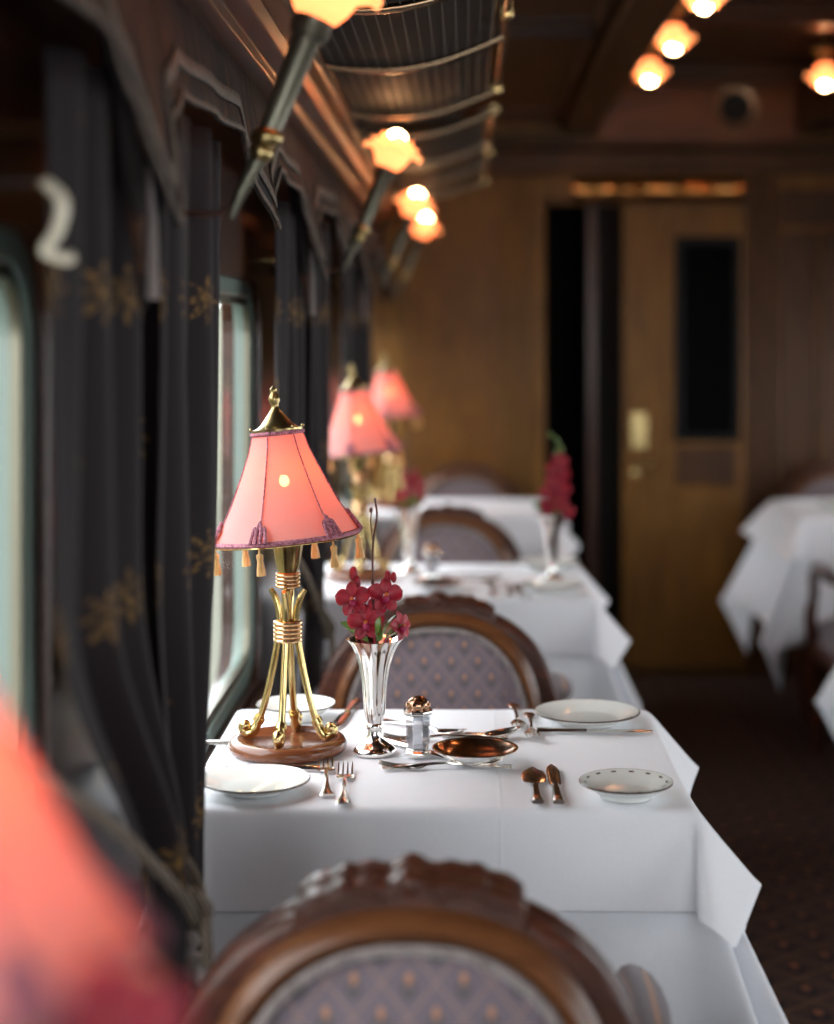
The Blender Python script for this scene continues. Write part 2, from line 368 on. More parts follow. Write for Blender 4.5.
o = struct(MB().ring(rr(*RW, .1), rr(RW[0]+.04, RW[1]-.04, RW[2]+.04, RW[3]-.04, .07), lambda x, z: (x, YB-.02, z), lambda x, z: (x, YB-.06, z)).build('window_9', 'green'))  # frame of the added rear opening
MB().prism(rr(RW[0]+.038, RW[1]-.038, RW[2]+.038, RW[3]-.038, .07), lambda x, z: (x, YB-.038, z), lambda x, z: (x, YB-.042, z)).build('pane', 'pane', o)
# cornice and upper wall on both sides
CX = (XL+XR)/2
corn = [(XL, 1.755), (-.365, 1.765), (-.345, 1.785), (-.315, 1.795), (-.312, 1.812), (-.285, 1.818), (-.272, 1.834), (-.285, 1.850), (-.262, 1.862), (-.258, 1.880), (-.285, 1.892), (XL, 1.90)]
for nm, fx in (('trim_1', lambda x: x), ('trim_2', lambda x: 2*CX-x)):
    struct(MB().prism(corn, lambda x, z: (fx(x), YB, z), lambda x, z: (fx(x), YE, z)).build(nm, 'mahog', ang=25, bevel=.003))
# ceiling: side soffits, two long beams, raised middle
prof = [(XL-.08, 1.98), (-.36, 2.12), (-.25, 2.215), (.40, 2.225), (.40, 2.42), (2*CX-.40, 2.42), (2*CX-.40, 2.225), (2*CX+.25, 2.215), (2*CX+.36, 2.12), (XR+.08, 1.98)]
cp = prof+[(x, z+.08) for x, z in reversed(prof)]
cl = struct(MB().prism(cp, lambda x, z: (x, YB, z), lambda x, z: (x, YE, z)).build('ceiling', 'ceil', smooth=False))
for nm, fx in (('trim_3', lambda x: x), ('trim_4', lambda x: 2*CX-x)):
    bp = [(.385, 2.24), (.385, 2.19), (.40, 2.18), (.515, 2.18), (.53, 2.19), (.53, 2.42), (.40, 2.42), (.40, 2.24)]
    struct(MB().prism(bp, lambda x, z: (fx(x), YB, z), lambda x, z: (fx(x), YE, z)).build(nm, 'ceil', ang=20, bevel=.003))
n = 5
for y in (-1.6, .2, 2.0, 3.7, 5.35, 6.62):
    struct(MB().box(.53, 2*CX-.53, y, y+.13, 2.34, 2.42).build('trim_%d' % n, 'ceil', bevel=.008)); n += 1
struct(MB().add([(-.40, YB, 1.90), (-.345, YB, 2.105), (-.245, YB, 2.200), (.0, YB, 2.206), (-.40, YE, 1.90), (-.345, YE, 2.105), (-.245, YE, 2.200), (.0, YE, 2.206)], [(0, 1, 5, 4), (1, 2, 6, 5), (2, 3, 7, 6)]).build('trim_%d' % n, 'dark', solid=.006)); n += 1  # dark sheet added under the soffit, painting in shade above the racks
for k, y in enumerate((-1.4, .2, 1.9, 3.05, 4.8)):    # recessed panels in the side soffits
    y1 = (-.1, 1.7, 2.9, 4.6, 6.5)[k]
    o = struct(MB().ring(rr(.02, .365, y, y1, .01, 1), rr(.045, .34, y+.025, y1-.025, .01, 1), lambda x, yy: (x, yy, 2.205), lambda x, yy: (x, yy, 2.226)).build('trim_%d' % n, 'mahog', bevel=.004)); n += 1
    MB().box(.045, .34, y+.025, y1-.025, 2.216, 2.228).build('panel', 'vdark', o)

# end wall with a doorway
def ex(px): return (px-VX)*YE/FPX
def ez(py): return EYE-(py-VY)*YE/FPX
D0, D1, DT = ex(545), ex(622), ez(204)
we = holed('wall_end', 'veneer', [(XL-.08, 0), (XR+.08, 0), (XR+.08, 2.5), (XL-.08, 2.5)], [[(D0, .0005), (D1+.05, .0005), (D1+.05, DT), (D0, DT)]],
           lambda x, z: (x, YE, z), lambda x, z: (x, YE+.06, z))
def relief(x0, x1, z0, z1, t, mat, name, nm2=None, d=.014):
    o = MB().ring([(x0, z0), (x1, z0), (x1, z1), (x0, z1)], [(x0+t, z0+t), (x1-t, z0+t), (x1-t, z1-t), (x0+t, z1-t)], lambda x, z: (x, YE-d, z), lambda x, z: (x, YE+.002, z)).build(name, mat, we, bevel=.004)
    if nm2: MB().box(x0+t, x1-t, YE-.005, YE+.002, z0+t, z1-t).build('panel', nm2, we)
    return o
def wb_(x0, x1, z0, z1, d, mat, name, bevel=.005, par=None): return MB().box(x0, x1, YE-d, YE+.002, z0, z1).build(name, mat, par or we, bevel=bevel)
relief(ex(402), ex(506), ez(488), ez(212), .030, 'veneer', 'panel_moulding', 'veneer2')
relief(ex(402), ex(506), .12, ez(500), .030, 'veneer', 'panel_moulding', 'veneer2')
for a, b in ((507, 515), (519, 527), (531, 545)): wb_(ex(a), ex(b), .10, ez(178), .022, 'veneer', 'pilaster_fillet')
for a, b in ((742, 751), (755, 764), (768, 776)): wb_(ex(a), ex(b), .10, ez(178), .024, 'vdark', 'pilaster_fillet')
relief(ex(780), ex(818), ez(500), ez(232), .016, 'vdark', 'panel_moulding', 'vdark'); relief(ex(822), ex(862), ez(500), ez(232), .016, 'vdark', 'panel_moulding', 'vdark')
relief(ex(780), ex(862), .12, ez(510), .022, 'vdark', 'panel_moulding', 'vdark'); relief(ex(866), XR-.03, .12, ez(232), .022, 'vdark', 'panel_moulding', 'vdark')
wb_(ex(780), ex(862), ez(226), ez(190), .012, 'vdark', 'frieze_panel')
wb_(XL, XR, ez(175), ez(150), .05, 'vdark', 'cornice', .012)
wb_(XL, XR, ez(150), ez(143), .07, 'ceil', 'cornice', .008)
wb_(ex(600), 2*CX-.53, ez(142), 2.40, .010, 'redwood', 'tympanum')
o = wb_(D0-.03, ex(745), DT+.004, DT+.016, .03, 'vdark', 'door_head', .003)
# softly convex bronzed strip over the door, which mirrors the lamps
st = MB(); z0, z1 = DT+.018, ez(178)
rows = [[(x, YE-.006-.012*math.sin(PI*t)-.004*math.sin(x*24), z0+(z1-z0)*t) for t in [k/8 for k in range(9)]] for x in np.linspace(ex(574), ex(745), 40)]
st.grid(rows).build('polished_strip', 'gloss', we)
vt = MB().lathe([(.062, 0), (.090, 0), (.094, .012), (.086, .020), (.066, .016), (.062, 0)], 32, T(ex(735), YE-.008, ez(108)) @ R(PI/2, 'X'), cap=False).build('ventilator_ring', 'vent', we)
MB().lathe([(.001, .010), (.064, .010), (.064, 0), (.001, 0)], 28, T(ex(735), YE-.008, ez(108)) @ R(PI/2, 'X')).build('ventilator_disc', 'dark', we)
struct(MB().box(XL, D0-.002, YE-.028, YE-.001, 0, .11).build('baseboard_left', 'vdark', bevel=.006)); struct(MB().box(ex(748), XR, YE-.028, YE-.001, 0, .11).build('baseboard_right', 'vdark', bevel=.006))
# vestibule seen through the doorway
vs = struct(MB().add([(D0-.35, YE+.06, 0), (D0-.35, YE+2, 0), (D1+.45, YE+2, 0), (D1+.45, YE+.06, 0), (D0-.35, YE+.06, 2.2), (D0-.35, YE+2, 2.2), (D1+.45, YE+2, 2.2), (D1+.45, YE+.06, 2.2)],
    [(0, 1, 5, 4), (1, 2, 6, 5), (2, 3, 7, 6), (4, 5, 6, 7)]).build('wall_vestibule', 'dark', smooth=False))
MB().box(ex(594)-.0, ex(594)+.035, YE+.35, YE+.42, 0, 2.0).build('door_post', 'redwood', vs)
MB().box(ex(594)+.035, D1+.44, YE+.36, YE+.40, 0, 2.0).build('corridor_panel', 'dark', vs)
# the sliding door
dz0 = .045
dr = MB(); x0, x1, wy0, wy1 = D1, ex(743), YE-.045, YE-.015
gx0, gx1, gz0, gz1 = ex(676), ex(737), ez(438), ez(240)
dr = holed('door_1', 'veneer', [(x0, dz0), (x1, dz0), (x1, DT-.004), (x0, DT-.004)], [[(gx0, gz0), (gx1, gz0), (gx1, gz1), (gx0, gz1)]], lambda x, z: (x, wy0, z), lambda x, z: (x, wy1, z))
MB().ring([(gx0-.012, gz0-.012), (gx1+.008, gz0-.012), (gx1+.008, gz1+.012), (gx0-.012, gz1+.012)], [(gx0+.022, gz0+.022), (gx1-.022, gz0+.022), (gx1-.022, gz1-.022), (gx0+.022, gz1-.022)], lambda x, z: (x, wy0-.008, z), lambda x, z: (x, wy0+.012, z)).build('window_surround', 'black', dr, bevel=.004)
MB().box(gx0+.015, gx1-.015, wy0+.004, wy0+.008, gz0+.015, gz1-.015).build('door_glass', 'glassdark', dr)
MB().box(gx0-.005, x1-.03, wy0-.004, wy0+.002, ez(484), gz0-.03).build('lock_rail', 'vdark', dr, bevel=.003)
for a, b in ((ex(670), ex(698)), (ex(704), ex(736))): MB().box(a, b, wy0-.008, wy0+.002, .22, ez(490)).build('lower_panel', 'veneer', dr, bevel=.008)
MB().box(ex(630), ex(645), wy0-.010, wy0, ez(448), ez(412)).build('finger_plate', 'abrass', dr, bevel=.003)
MB().tube([(ex(634), wy0, ez(462)), (ex(634), wy0-.035, ez(462)), (ex(640), wy0-.042, ez(462)), (ex(650), wy0-.042, ez(461))], .007).build('door_handle', 'abrass', dr)
MB().lathe([(.001, 0), (.018, 0), (.016, .008), (.001, .01)], 20, T(ex(634), wy0, ez(472)) @ R(PI/2, 'X')).build('lock_rose', 'abrass', dr)
# outside: a long pale station building and its platform
ob = MB().box(-3.6, -3.2, -6, 40, -.9, 1.75).build('station_wall', 'outwall', smooth=False)
thing('', 'pale cream building wall seen through the window panes', 'building', mesh=ob); 
for y in np.arange(-4, 38, 2.1): MB().box(-3.2, -3.12, y, y+.35, -.9, 1.75).build('pilaster', 'outwall', ob, smooth=False)
MB().box(-3.2, -3.14, -6, 40, .25, .40).build('string_course', 'outwall', ob, smooth=False)
struct(MB().box(-6, -.62, -8, 40, -1.0, -.9).build('ground', 'ground', smooth=False)); struct(MB().box(XR+.2, 8, -8, 40, -1.0, -.9).build('ground', 'ground', smooth=False))

# ------------------------------------------------------------------ draped linen: starched sheet over a table edge, pleated at the corners
def sm(x): x = min(1., max(0., x)); return x*x*(3-2*x)
def corner_path(d0, d1, out, m, n=120):
    """directions fanning from d0 to d1 in m pleats, 90 degrees long in all, so that the sheet keeps its size"""
    def path(A):
        P = []
        for i in range(n+1):
            f = i/n; d = (d0*(1-f)+d1*f).normalized(); P.append((d+out*A*abs(math.sin(PI*m*f))**1.15).normalized())
        L = [0.]
        for i in range(n): L.append(L[-1]+P[i].angle(P[i+1]))
        return P, L
    lo, hi = 0., 3.
    for _ in range(26):
        md = (lo+hi)/2
        if path(md)[1][-1] > PI/2: hi = md
        else: lo = md
    P, L = path(lo); L = [l*(PI/2)/L[-1] for l in L]
    def at_(phi):
        k = min(n-1, max(0, int(np.searchsorted(L, phi))-1)); f = (phi-L[k])/max(1e-9, L[k+1]-L[k]); return (P[k]*(1-f)+P[k+1]*f).normalized()
    return at_
def sheet(a, b, o, h, side, front, m, wall=None, wav=0., lift=0., crisp=2, corner_out=.75, seed=0):
    """o = overhang (+x, -x, y); side/front = (angle mid, angle at corners) in degrees"""
    a += lift; b += lift
    def ax(lim, op, on):
        c = list(np.linspace(-lim, lim, int(2*lim/h)+1)); k = int(op/h)+1; kn = int(on/h)+1
        return [-lim-on*(kn-i)/kn for i in range(kn)]+c+[lim+op*(i+1)/k for i in range(k)]
    U, V = ax(a, o[0], o[1]), ax(b, o[2], o[2])
    rd = math.radians
    def dirx(sx, v):
        f = (abs(v)/b)**3 if abs(v) < b else 1.; g_ = side if (sx > 0 or wall is None) else (1.5, 3.)
        an = rd(g_[0]+(g_[1]-g_[0])*f+(wav*math.sin(v*17+seed) if abs(v) < b else 0)*(1-f)); return Vector((sx*math.sin(an), 0, -math.cos(an)))
    def diry(sy, u):
        f = (abs(u)/a)**4 if abs(u) < a else 1.; an = rd(front[0]+(front[1]-front[0])*f+(wav*.5*math.sin(u*13+1+seed) if abs(u) < a else 0)*(1-f)); return Vector((0, sy*math.sin(an), -math.cos(an)))
    cp = {}
    for sx in (-1, 1):
        for sy in (-1, 1):
            d0, d1 = dirx(sx, b), diry(sy, a); q = d0.cross(d1); q = q.normalized()
            if q.dot(Vector((sx, sy, 0))) < 0: q = -q
            dg = Vector((sx*(.05 if (sx < 0 and wall is not None) else corner_out), sy*1.0, 0)).normalized(); q = (q*.15+dg*.85).normalized()
            cp[sx, sy] = corner_path(d0, d1, q, m)
    P = np.zeros((len(U), len(V), 3))
    for i, u in enumerate(U):
        for j, v in enumerate(V):
            sx = 1 if u > 0 else -1; sy = 1 if v > 0 else -1
            eu, ev = max(0, abs(u)-a), max(0, abs(v)-b)
            if eu < 1e-9 and ev < 1e-9: p = Vector((u, v, 0))
            elif ev < 1e-9: p = Vector((sx*a, v, 0))+dirx(sx, v)*eu
            elif eu < 1e-9: p = Vector((u, sy*b, 0))+diry(sy, u)*ev
            else: p = Vector((sx*a, sy*b, 0))+cp[sx, sy](math.atan2(ev, eu))*math.hypot(eu, ev)
            if wall is not None: p.x = max(p.x, wall)
            P[i, j] = p
    for _ in range(crisp): P[1:-1, 1:-1] = P[1:-1, 1:-1]*.5+.125*(P[2:, 1:-1]+P[:-2, 1:-1]+P[1:-1, 2:]+P[1:-1, :-2])
    P[:, :, 2] += lift
    m_ = MB(); m_.grid([[tuple(P[i, j]) for j in range(len(V))] for i in range(len(U))])
    return m_, [(u, v) for u in U for v in V]
def make_table(a, b, un, ov, labs, groups, proto=None):
    if proto:
        out = [dup(q, label=l, group=g_) for q, l, g_ in zip(proto, labs, groups)]; return out
    t = thing('dining_table', labs[0], 'table', group=groups[0])
    MB().box(-a+.012, a-.012, -b+.012, b-.012, .733, .760).build('tabletop', 'mahog', t, bevel=.006)
    for sx in (-1, 1):
        MB().lathe([(.030, 0), (.032, .03), (.022, .06), (.024, .60), (.034, .70), (.034, .733)], 16, T(sx*(a-.10), 0, 0)).build('leg', 'mahog', t)
        MB().box(-.02+sx*(a-.10), .02+sx*(a-.10), -.22, .22, 0, .03).build('foot', 'mahog', t, bevel=.006)
    m, uv = sheet(a, b, **un); u = m.build('tablecloth', 'linen', solid=.0012, uv=uv, ang=180, sub=1)
    thing('', labs[1], 'tablecloth', mesh=u, group=groups[1])
    m, uv = sheet(a, b, **ov); o = m.build('tablecloth_overlay', 'linen', solid=.0012, uv=uv, ang=180, sub=1)
    thing('', labs[2], 'tablecloth', mesh=o, group=groups[2])
    return [t, u, o]
TX = -.0385
def place(ts, x, y):
    for o, z in zip(ts, (0, .7630, .7645)): o.location = (x, y, z)
gs = ('window side dining tables', 'long white under cloths', 'short white overlay cloths')
TY = [.78+BAY*k for k in range(4)]
lt = ['on the nearest table under the blurred red lamp', 'on the sharp front table', 'on the second table behind the sharp one', 'on the farthest window side table']
left = []
for k in (1, 0, 2, 3):
    labs = ['window side dining table, '+lt[k], 'long white under cloth, '+lt[k], 'short white overlay cloth, '+lt[k]]
    ts = make_table(.334, .296, dict(o=(.44, .30, .42), h=.02, side=(9, 17), front=(3, 5), m=2, wall=-.36, wav=3., lift=.001), dict(o=(.13, .12, .13), h=.0125, side=(20, 42), front=(6, 9), m=1, wall=-.364, lift=.004, corner_out=-.6), labs, gs, left[0] if left else None)
    place(ts, TX, TY[k]); left.append(ts)
right = []
for k, l in ((3, 'across the aisle by the panelled end wall'), (2, 'across the aisle cut by the right picture edge')):
    labs = ['wide dining table under white linen '+l, 'long white under cloth of the table '+l, 'white overlay cloth of the table '+l]
    ts = make_table(.50, .296, dict(o=(.10, .42, .42), h=.022, side=(7, 15), front=(3, 5), m=2, wav=3., lift=.001), dict(o=(.08, .16, .15), h=.015, side=(20, 42), front=(6, 10), m=1, lift=.004, corner_out=.1), labs, ('aisle side tables',)*3, right[0] if right else None)
    place(ts, 1.63, TY[k]); right.append(ts)

# ------------------------------------------------------------------ chairs
def arch(a, b, zc, z0, n=28, e=2.35):
    p = [(a, z0)]
    for i in range(n+1):
        t = PI*i/n; c, s_ = math.cos(t), math.sin(t)
        p.append((a*math.copysign(abs(c)**(2/e), c), zc+b*abs(s_)**(2/e)))
    p.append((-a, z0)); return p
def make_chair():
    t = thing('dining_chair', 'x', 'chair')
    lean = lambda z: .018*max(0, z-.45)/.4
    def fy(y): return lambda x, z: (x, y+lean(z), z)
    MB().prism(arch(.245, .262, .583, .40), fy(-.028), fy(0)).build('back_shell', 'chairdark', t, bevel=.008)
    ai, ao = arch(.178, .218, .592, .42), arch(.206, .246, .592, .42)
    fr = MB(); n = len(ao); f0, f1, f2 = fy(-.056), fy(-.066), fy(-.026)
    mid = [((p[0]+q[0])/2, (p[1]+q[1])/2) for p, q in zip(ao, ai)]
    loops = [[f2(*p) for p in ao], [f0(*p) for p in ao], [f1(*p) for p in mid], [f0(*p) for p in ai], [f2(*p) for p in ai]]
    fr.grid(loops).build('back_frame', 'chairlight', t, ang=60)
    MB().tube([fy(-.060)(x*.985, z-.003) for x, z in ai], .0055, 6).build('braid', 'gtassel', t)
    # upholstered panel, domed
    rows = []
    for k in range(7):
        q = k/6; rows.append([(x*q, -.052+lean(z)-.016*(1-q**3), z) for x, z in [(x, .425+(z-.425)*q) for x, z in ai]])
    MB().grid(rows).build('back_cushion', 'chair', t, ang=180)
    # crest with a carved outline
    half = [(0, .868), (.009, .867), (.016, .861), (.026, .859), (.038, .862), (.048, .860), (.056, .858), (.064, .860), (.072, .857), (.078, .851), (.088, .850), (.098, .847), (.104, .842), (.112, .838), (.112, .79), (0, .79)]
    poly = half+[(-x, z) for x, z in reversed(half[1:-1])]
    cr = MB(); cr.prism(poly, fy(-.034), fy(-.004)); cr = cr.build('crest', 'chairdark', t, bevel=.004)
    cv = MB()
    for sx in (-1, 1):
        for k, (x, z, r) in enumerate([(.020, .852, .005), (.036, .853, .004), (.050, .850, .004), (.066, .850, .005), (.088, .841, .004)]):
            cv.ball((sx*x, -.034+lean(z), z), r, 10, 6, sc=(1.3, .6, .8)); cv.ball((sx*x, -.004+lean(z), z), r, 10, 6, sc=(1.3, .6, .8))
        cv.tube(catmull([(sx*.010, -.036+lean(.86), .854), (sx*.028, -.037+lean(.86), .845), (sx*.052, -.037+lean(.86), .852), (sx*.076, -.037+lean(.86), .841), (sx*.10, -.036+lean(.85), .834)], 5), .0025, 6)
    cv.ball((0, -.034+lean(.87), .857), .009, 12, 8, sc=(.9, .6, 1.2)); cv.ball((0, -.006+lean(.87), .857), .009, 12, 8, sc=(.9, .6, 1.2))
    cv.build('carving', 'chairdark', cr, ang=70)
    MB().box(-.245, .245, -.52, -.03, .33, .385).build('seat_frame', 'chairdark', t, bevel=.01)
    rows = [[(u*.235, -.515+.44*v_, .385+.075*(1-max(abs(u), abs(2*v_-1))**6)+.01*math.cos(u*1.5)) for u in np.linspace(-1, 1, 15)] for v_ in np.linspace(0, 1, 13)]
    MB().grid(rows).build('seat_cushion', 'chair', t, ang=180)
    for sx in (-1, 1):
        MB().tube(catmull([(sx*.215, -.03, .615), (sx*.245, -.12, .625), (sx*.252, -.28, .618), (sx*.248, -.36, .60)], 5), .017, 10).build('arm_rail', 'chairdark', t)
        MB().ball((0, 0, 0), 1, 16, 10, T(sx*.248, -.20, .638) @ Matrix.Diagonal((.032, .13, .018, 1))).build('arm_pad', 'chair', t)
        MB().tube(catmull([(sx*.235, -.40, .36), (sx*.255, -.37, .46), (sx*.245, -.36, .54), (sx*.248, -.36, .60)], 5), [.02]*8+[.016]*8, 10).build('arm_post', 'chairdark', t)
        MB().tube([(sx*.22, -.49, .34), (sx*.225, -.50, .25), (sx*.215, -.48, .12), (sx*.215, -.49, 0)], [.026, .022, .016, .018], 12).build('leg', 'chairdark', t)
        MB().tube([(sx*.205, -.05, .40), (sx*.205, -.04, .25), (sx*.205, -.025, .12), (sx*.205, -.012, 0)], [.024, .022, .018, .017], 12).build('leg', 'chairdark', t)
    return t
ch0 = make_chair(); CXc = -.053
def chair(x, y, rz, label, group, first=[True]):
    if first[0]: first[0] = False; ch0.location = (x, y, 0); ch0.rotation_euler = (0, 0, rz); ch0['label'] = label; ch0['group'] = group; return ch0
    return dup(ch0, (x, y, 0), rz, label, group)
pair = ['blurred armchair in the near foreground', 'armchair behind the sharp table', 'armchair behind the second table']
for k in range(3):
    y = (1.69, 3.42, 5.18)[k]
    lab = ['carved wooden armchair at the bottom edge, its patterned upholstery facing the camera', 'carved armchair with patterned mauve back facing the camera behind the sharp front table', 'blurred carved armchair facing the camera between the second and third tables'][k]
    chair(CXc, y-.022, 0, lab, 'window side armchairs')
    lab = ['dark carved armchair drawn up to the front table, its back to the camera', 'armchair turned away, dark arched back just behind the mauve one after the front table', 'blurred dark armchair turned away, drawn up to the third window table'][k]
    chair(CXc, y+.022, PI, lab, 'window side armchairs')
chair(.0, 6.80, 0, 'farthest window side armchair, top just visible over the last table by the end wall', 'window side armchairs')
chair(1.45, 6.80, 0, 'aisle side armchair behind the far right table, against the panelled end wall', 'aisle side armchairs')
chair(2.0, 6.80, 0, 'armchair in the far right corner behind the wide table', 'aisle side armchairs')
y = 1.66+BAY*2
for x, nm in ((1.37, 'nearer the aisle'), (1.93, 'nearer the right wall')):
    chair(x, y-.022, 0, 'armchair at the right picture edge facing the camera, '+nm, 'aisle side armchairs')
    chair(x, y+.022, PI, 'armchair at the far right table with its back to the camera, '+nm, 'aisle side armchairs')

# ------------------------------------------------------------------ table lamp
def make_lamp():
    t = thing('table_lamp', 'x', 'lamp')
    bs = MB().lathe([(.001, 0), (.080, 0), (.086, .005), (.087, .012), (.083, .019), (.072, .021), (.062, .017), (.056, .015), (.001, .015)], 56, cap=False).build('base', 'base', t, ang=50)
    for k in range(4):
        A = R(math.radians(-97+90*k), 'Z')
        path = catmull([(.050, 0, .034), (.041, 0, .050), (.030, 0, .088), (.020, 0, .135), (.0125, 0, .180), (.013, 0, .205), (.019, 0, .226), (.026, 0, .238)], 5)
        l = MB().tube(path, [.0052]*(len(path)-5)+[.0048, .0045, .0042, .004, .0036], 10, mat=A).build('leg', 'brass', t)
        f = MB().tube(catmull([(.041, 0, .052), (.047, 0, .036), (.055, 0, .0245), (.064, 0, .026), (.069, 0, .034), (.064, 0, .040)], 4), [.0066]*5+[.0075]*6+[.0065]*5+[.006]*5, 10, mat=A)
        f.ball((.064, 0, .036), .0085, 12, 8, mat=A); f.lathe([(.0066, -.004), (.0085, -.004), (.0085, .004), (.0066, .004)], 12, A @ T(.0435, 0, .045) @ R(-.55, 'Y'))
        f.build('foot', 'brass', l)
    c = MB()
    for k in range(5): c.tube([(.0185*math.cos(a), .0185*math.sin(a), .164+.0062*k) for a in np.linspace(0, 2*PI, 25)[:-1]], .0034, 8, closed=True)
    c.build('binding', 'copperwire', t)
    MB().lathe([(.001, .16), (.005, .16), (.005, .235), (.013, .240), (.015, .252), (.014, .262), (.018, .275), (.022, .300), (.024, .318), (.020, .322), (.001, .322)], 24, cap=False).build('stem', 'brass', t, ang=50)
    c = MB()
    for k in range(4): c.tube([(.0160*math.cos(a), .0160*math.sin(a), .243+.0056*k) for a in np.linspace(0, 2*PI, 25)[:-1]], .0027, 8, closed=True)
    c.build('binding', 'copperwire', t)
    B = T(0, 0, .30) @ R(math.radians(-5.5), 'Y') @ R(math.radians(-2), 'X') @ T(0, 0, .17) @ Matrix.Scale(.93, 4, (0, 0, 1)) @ T(0, 0, -.47)    # the shade sits a little askew
    ang = [math.radians(-106+60*k) for k in range(6)]
    prof = [(.1100, .302), (.0965, .325), (.0820, .352), (.0685, .382), (.0560, .412), (.0450, .440), (.0370, .470)]
    rows = []; per = 8
    for r, z in prof:
        row = []
        for k in range(6):
            for q in range(per):
                a0, a1 = ang[k], ang[k]+PI/3; f = q/per
                fx = (1-f)*math.cos(a0)+f*math.cos(a1); fy_ = (1-f)*math.sin(a0)+f*math.sin(a1)
                l = math.hypot(fx, fy_); bul = .965/l*.55+.45      # between hexagon and circle
                row.append((r*fx*bul, r*fy_*bul, z))
        row.append(row[0]); rows.append(row)
    sh = MB().grid(rows, B).build('lamp_shade', 'silk', t, ang=180)
    rim = lambda z_, s_, i: [(x*s_, y_*s_, z_) for x, y_, zz in rows[i][:-1]]
    MB().tube(rim(.302, 1.006, 0), .0040, 7, closed=True, mat=B).build('bottom_braid', 'braid', sh)
    MB().tube(rim(.2975, 1.004, 0), .0016, 6, closed=True, mat=B).build('gold_edge', 'brass', sh)
    MB().tube(rim(.468, 1.02, 6), .0042, 7, closed=True, mat=B).build('top_braid', 'braid', sh)
    for k in range(6):
        a = ang[k]; ca, sa = math.cos(a), math.sin(a)
        MB().tube([(r*ca*.997*1.0, r*sa*.997, z) for r, z in prof], .0011, 5, mat=B).build('rib', 'braid', sh)
        lp = MB()
        for off in (-.007, 0, .007):
            pts = []
            for s_ in np.linspace(0, 1, 9):
                rr_ = .1085-.0165*math.sin(PI*s_*.5)*1.0 if False else .1100-(.0135+.004*(off == 0))*(math.sin(PI*s_)); zz = .304+(.024+.008*(off == 0))*math.sin(PI*s_)
                w_ = off+(s_-.5)*.009; pts.append((rr_*ca-w_*sa, rr_*sa+w_*ca, zz))
            lp.tube([(p[0]*1.01, p[1]*1.01, p[2]) for p in pts], .0026, 6, mat=B)
        lp.build('braid_loop', 'braid', sh)
        x, y_ = .106*ca, .106*sa
        tz = MB().lathe([(.0010, .300), (.0018, .290), (.0052, .287), (.0048, .281), (.0040, .279), (.0060, .266), (.0068, .256), (.001, .255)], 10, B @ T(x, y_, 0)); tz.build('tassel', 'tassel', sh, ang=60)
    cp_ = MB().lathe([(.033, .470), (.038, .471), (.0385, .475), (.031, .477), (.024, .483), (.0165, .494), (.010, .504), (.006, .511), (.0055, .518), (.0085, .524), (.0078, .532), (.0045, .540), (.0055, .545), (.001, .551)], 28, B @ T(0, 0, .47) @ Matrix.Scale(.90, 4, (0, 0, 1)) @ T(0, 0, -.47), cap=False)
    for k in range(6): cp_.ball((.0385*math.cos(ang[k]), .0385*math.sin(ang[k]), .4765), .0028, 8, 6, B)
    cp_.build('cap', 'abrass', t, ang=50)
    MB().ball((.004, -.004, .392), .0075, 14, 10, B, sc=(1, 1, 1.25)).build('bulb', 'bulb', t)
    MB().lathe([(.008, .318), (.009, .34), (.010, .378), (.001, .378)], 12, B).build('lamp_holder', 'white_knob', t)
    return t
lamp = make_lamp(); LXx = -.2605
lamp.location = (LXx, TY[1]+.0, TT+.001); lamp['label'] = 'brass tripod-style table lamp with pink silk shade on the sharp front table'; lamp['group'] = 'pink shaded table lamps'
for k, l in ((0, 'out-of-focus orange-red lampshade glowing at the bottom left corner'), (2, 'second pink shaded brass lamp, on the table behind the front one'), (3, 'farthest pink shaded brass lamp, near the end wall')):
    dup(lamp, (LXx+(.004 if k == 0 else 0), TY[k]+(.030 if k == 0 else 0), TT+.001), .06*k, l)

# ------------------------------------------------------------------ vases and orchids
def make_vase():
    t = thing('vase', 'x', 'vase')
    MB().lathe([(.001, .004), (.0300, .0), (.0315, .003), (.0305, .007), (.024, .012), (.0135, .020), (.0105, .028), (.0100, .034)], 48, cap=False, flute=8, fa=.012).build('foot', 'silver', t, ang=50)
    MB().lathe([(.0100, .034), (.0120, .037), (.0122, .041), (.0098, .044)], 40, cap=False).build('collar', 'silver', t, ang=50)
    MB().lathe([(.0098, .044), (.0125, .050), (.0150, .062), (.0165, .085), (.0185, .108), (.0220, .128), (.0275, .146), (.0345, .160), (.0395, .1655), (.0405, .1668), (.0390, .1672), (.033, .161), (.0265, .147), (.0205, .128), (.0150, .085), (.006, .05)], 64, cap=False, flute=8, fa=.045).build('trumpet_body', 'silver', t, ang=60)
    return t
def petal_mesh(w, l, cup=.25, point=0.):
    rows = []
    for i in range(9):
        s_ = i/8; hw = w*(math.sin(PI*min(1, s_*1.02))**.62)*(1-.35*(1-s_)) + .0006
        rows.append([(u*hw, s_*l, cup*(u*u*hw*1.2)+.18*l*math.sin(s_*PI*.8)*.6-.10*l*s_*s_) for u in np.linspace(-1, 1, 7)])
    return rows
def make_flower(name='orchid_flower', par=None, closed=0.):
    fl = MB(); fl.ball((0, -.004, .006), .0045, 10, 7, sc=(1, 1.3, 1.2)); fl.grid(petal_mesh(.0062, .014), T(0, -.004, .004) @ R(PI-.0, 'Z') @ R(-.5, 'X'))
    f = fl.build(name, 'lip', par); MB().ball((0, .001, .009), .0028, 8, 6).build('column', 'eye', f)
    for k, (a, w_, l) in enumerate(((0, .0085, .022), (72, .0125, .023), (-72, .0125, .023), (146, .0085, .021), (-146, .0085, .021))):
        MB().grid(petal_mesh(w_, l), R(math.radians(-a), 'Z') @ T(0, .002, 0) @ R(.12-closed, 'X')).build('petal', 'petal', f, ang=180, solid=.0006)
    return f
